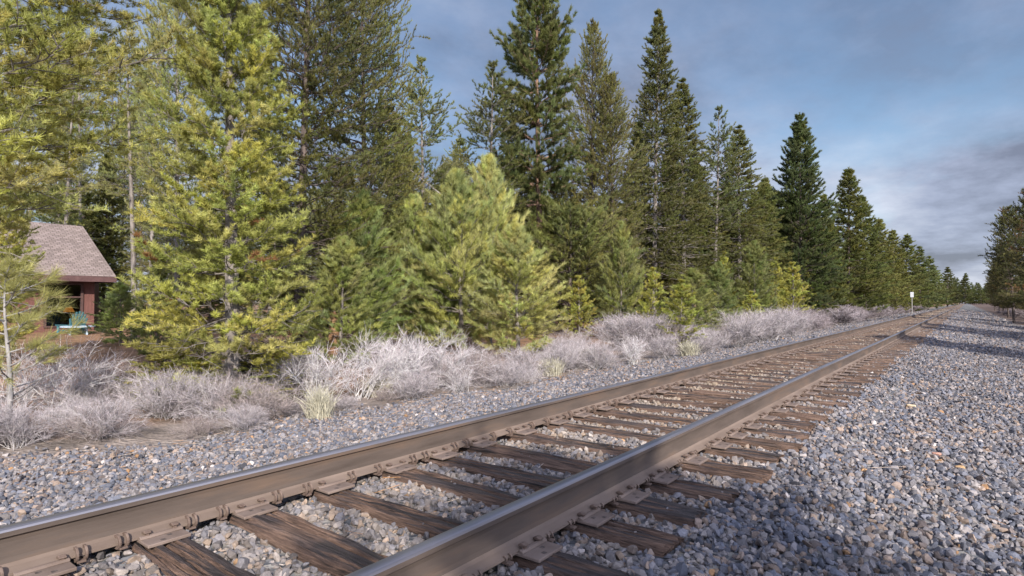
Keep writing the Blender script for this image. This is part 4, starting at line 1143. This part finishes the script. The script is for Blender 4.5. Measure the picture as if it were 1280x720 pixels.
    m2, nt, ns, ls = new_mat('lit_orange_shade'); p = finish(ns, ls, (0.5, 0.2, 0.06), 0.7); p.inputs['Emission Color'].default_value = (1, 0.32, 0.05, 1); p.inputs['Emission Strength'].default_value = 0.25
    lp.build('lamp_shade', m2, l); MB().tube([(0, 0, 0), (0, 0, 0.03), (0, 0, 0.06), (0, 0, 0.31)], [0.09, 0.09, 0.03, 0.02], 12).build('lamp_base', trim, l)
    tag(l, 'lit lamp with an orange shade inside the cabin window', 'lamp')
    s = MB(); s.box((0, 0, -0.02), (0.5, 0.4, 0.04))
    for a in (-0.2, 0.2):
        for b_ in (-0.15, 0.15): s.box((a, b_, -0.44), (0.04, 0.04, 0.8))
    so = s.build('side_table', trim); so.matrix_world = MW @ Matrix.Translation((-1.22, 0.75, 0.848)); tag(so, 'small dark side table under the lit lamp inside the cabin', 'table')


cabin()

# ------------------------------------------------------------------ white sign by the track
x, y = spot(1140, 70)
s = empty('track_sign', (x, y, float(gz(np.array(x), np.array(y)))), R(8))
MB().box((0, 0.045, 1.32), (0.07, 0.07, 2.64)).build('post', plain('grey_post', (0.25, 0.24, 0.23)), s)
MB().box((0, 0, 2.34), (0.34, 0.015, 0.62)).build('sign_panel', plain('white_sign', (0.4, 0.41, 0.43), 0.5), s, 0.004)
tag(s, 'small blank white rectangular sign on a post at the far end of the brush', 'sign')

# ------------------------------------------------------------------ camera, sun, sky
cam = bpy.data.cameras.new('camera'); co = bpy.data.objects.new('camera', cam); COL.objects.link(co)
cam.sensor_width = 36; cam.lens = 36 * FPX / 1280; cam.clip_start = 0.05; cam.clip_end = 6000
co.location = (0, 0, CAMZ); co.rotation_euler = (math.pi / 2 + math.atan((HOR - 360) / FPX), 0, YAW)
sc.camera = co

SUN_EL = R(28); SUN_DIR = Vector((0.79, -0.61, 0)).normalized()
sd = Vector((SUN_DIR.x * math.cos(SUN_EL), SUN_DIR.y * math.cos(SUN_EL), math.sin(SUN_EL)))
sl = bpy.data.lights.new('sun', 'SUN'); so = bpy.data.objects.new('sun', sl); COL.objects.link(so)
sl.energy = 4.1; sl.angle = R(0.6); sl.color = (1, 0.93, 0.82)
so.rotation_euler = (-sd).to_track_quat('-Z', 'Y').to_euler()

w = bpy.data.worlds.new('World'); sc.world = w; w.use_nodes = True
nt = w.node_tree; ns, ls = nt.nodes, nt.links; ns.clear()
sky = ns.new('ShaderNodeTexSky'); sky.sky_type = 'NISHITA'; sky.sun_disc = False; sky.sun_elevation = SUN_EL; sky.sun_rotation = math.atan2(SUN_DIR.x, SUN_DIR.y)
sky.air_density = 1.0; sky.dust_density = 0.6; sky.ozone_density = 1.5
tc = ns.new('ShaderNodeTexCoord'); sp = ns.new('ShaderNodeSeparateXYZ'); ls.new(tc.outputs['Generated'], sp.inputs[0])
zz = math_n(ns, ls, 'ADD', math_n(ns, ls, 'MAXIMUM', sp.outputs[2], 0.0), 0.16)
cb = ns.new('ShaderNodeCombineXYZ')
ls.new(math_n(ns, ls, 'DIVIDE', sp.outputs[0], zz), cb.inputs[0]); ls.new(math_n(ns, ls, 'DIVIDE', sp.outputs[1], zz), cb.inputs[1])
mp = ns.new('ShaderNodeMapping'); mp.inputs['Location'].default_value = (3.1, 1.7, 0.4); mp.inputs['Scale'].default_value = (0.8, 0.6, 1); ls.new(cb.outputs[0], mp.inputs[0])
n1 = noise(ns, ls, mp.outputs[0], 0.9, 7, 0.6); n2 = noise(ns, ls, mp.outputs[0], 1.5, 8, 0.6)
# clouds: thin sheet, denser low down; unseen part around the sun boosted, added as fill light
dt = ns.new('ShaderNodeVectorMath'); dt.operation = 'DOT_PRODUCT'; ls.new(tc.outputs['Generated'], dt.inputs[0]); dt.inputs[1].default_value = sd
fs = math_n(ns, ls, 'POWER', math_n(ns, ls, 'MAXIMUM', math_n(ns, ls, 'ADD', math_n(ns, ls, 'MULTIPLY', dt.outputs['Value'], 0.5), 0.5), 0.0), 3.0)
low = nd(ns, 'ShaderNodeMapRange'); ls.new(sp.outputs[2], low.inputs[0]); low.inputs[1].default_value = 0.0; low.inputs[2].default_value = 0.22; low.inputs[3].default_value = 0.30; low.inputs[4].default_value = 0.0
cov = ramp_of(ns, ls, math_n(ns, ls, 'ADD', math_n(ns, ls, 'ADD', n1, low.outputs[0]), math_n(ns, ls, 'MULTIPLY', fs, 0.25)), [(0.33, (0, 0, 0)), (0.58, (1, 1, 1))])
ccol = ramp_of(ns, ls, math_n(ns, ls, 'ADD', n2, math_n(ns, ls, 'MULTIPLY', low.outputs[0], 0.35)), [(0.40, (0.88, 0.96, 1.33)), (0.53, (1.68, 1.86, 2.5)), (0.78, (3.5, 3.7, 4.25))])
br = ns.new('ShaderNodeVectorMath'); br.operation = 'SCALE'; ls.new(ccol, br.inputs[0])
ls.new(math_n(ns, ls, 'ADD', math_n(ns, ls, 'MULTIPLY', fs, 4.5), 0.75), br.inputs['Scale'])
hs = nd(ns, 'ShaderNodeHueSaturation', Saturation=1.05, Value=0.5); ls.new(sky.outputs[0], hs.inputs['Color'])
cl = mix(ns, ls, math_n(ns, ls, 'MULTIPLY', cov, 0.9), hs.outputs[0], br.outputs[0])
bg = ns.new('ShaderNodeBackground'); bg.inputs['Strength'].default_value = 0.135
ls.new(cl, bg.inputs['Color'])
wo = ns.new('ShaderNodeOutputWorld'); ls.new(bg.outputs[0], wo.inputs[0])

sc.view_settings.view_transform = 'Standard'; sc.view_settings.look = 'None'; sc.view_settings.exposure = 1.1; sc.view_settings.gamma = 1
sc.view_settings.use_curve_mapping = False
sc.render.engine = 'CYCLES'
sc.cycles.max_bounces = 5; sc.cycles.diffuse_bounces = 3; sc.cycles.transmission_bounces = 3; sc.cycles.transparent_max_bounces = 6
sc.cycles.use_denoising = True
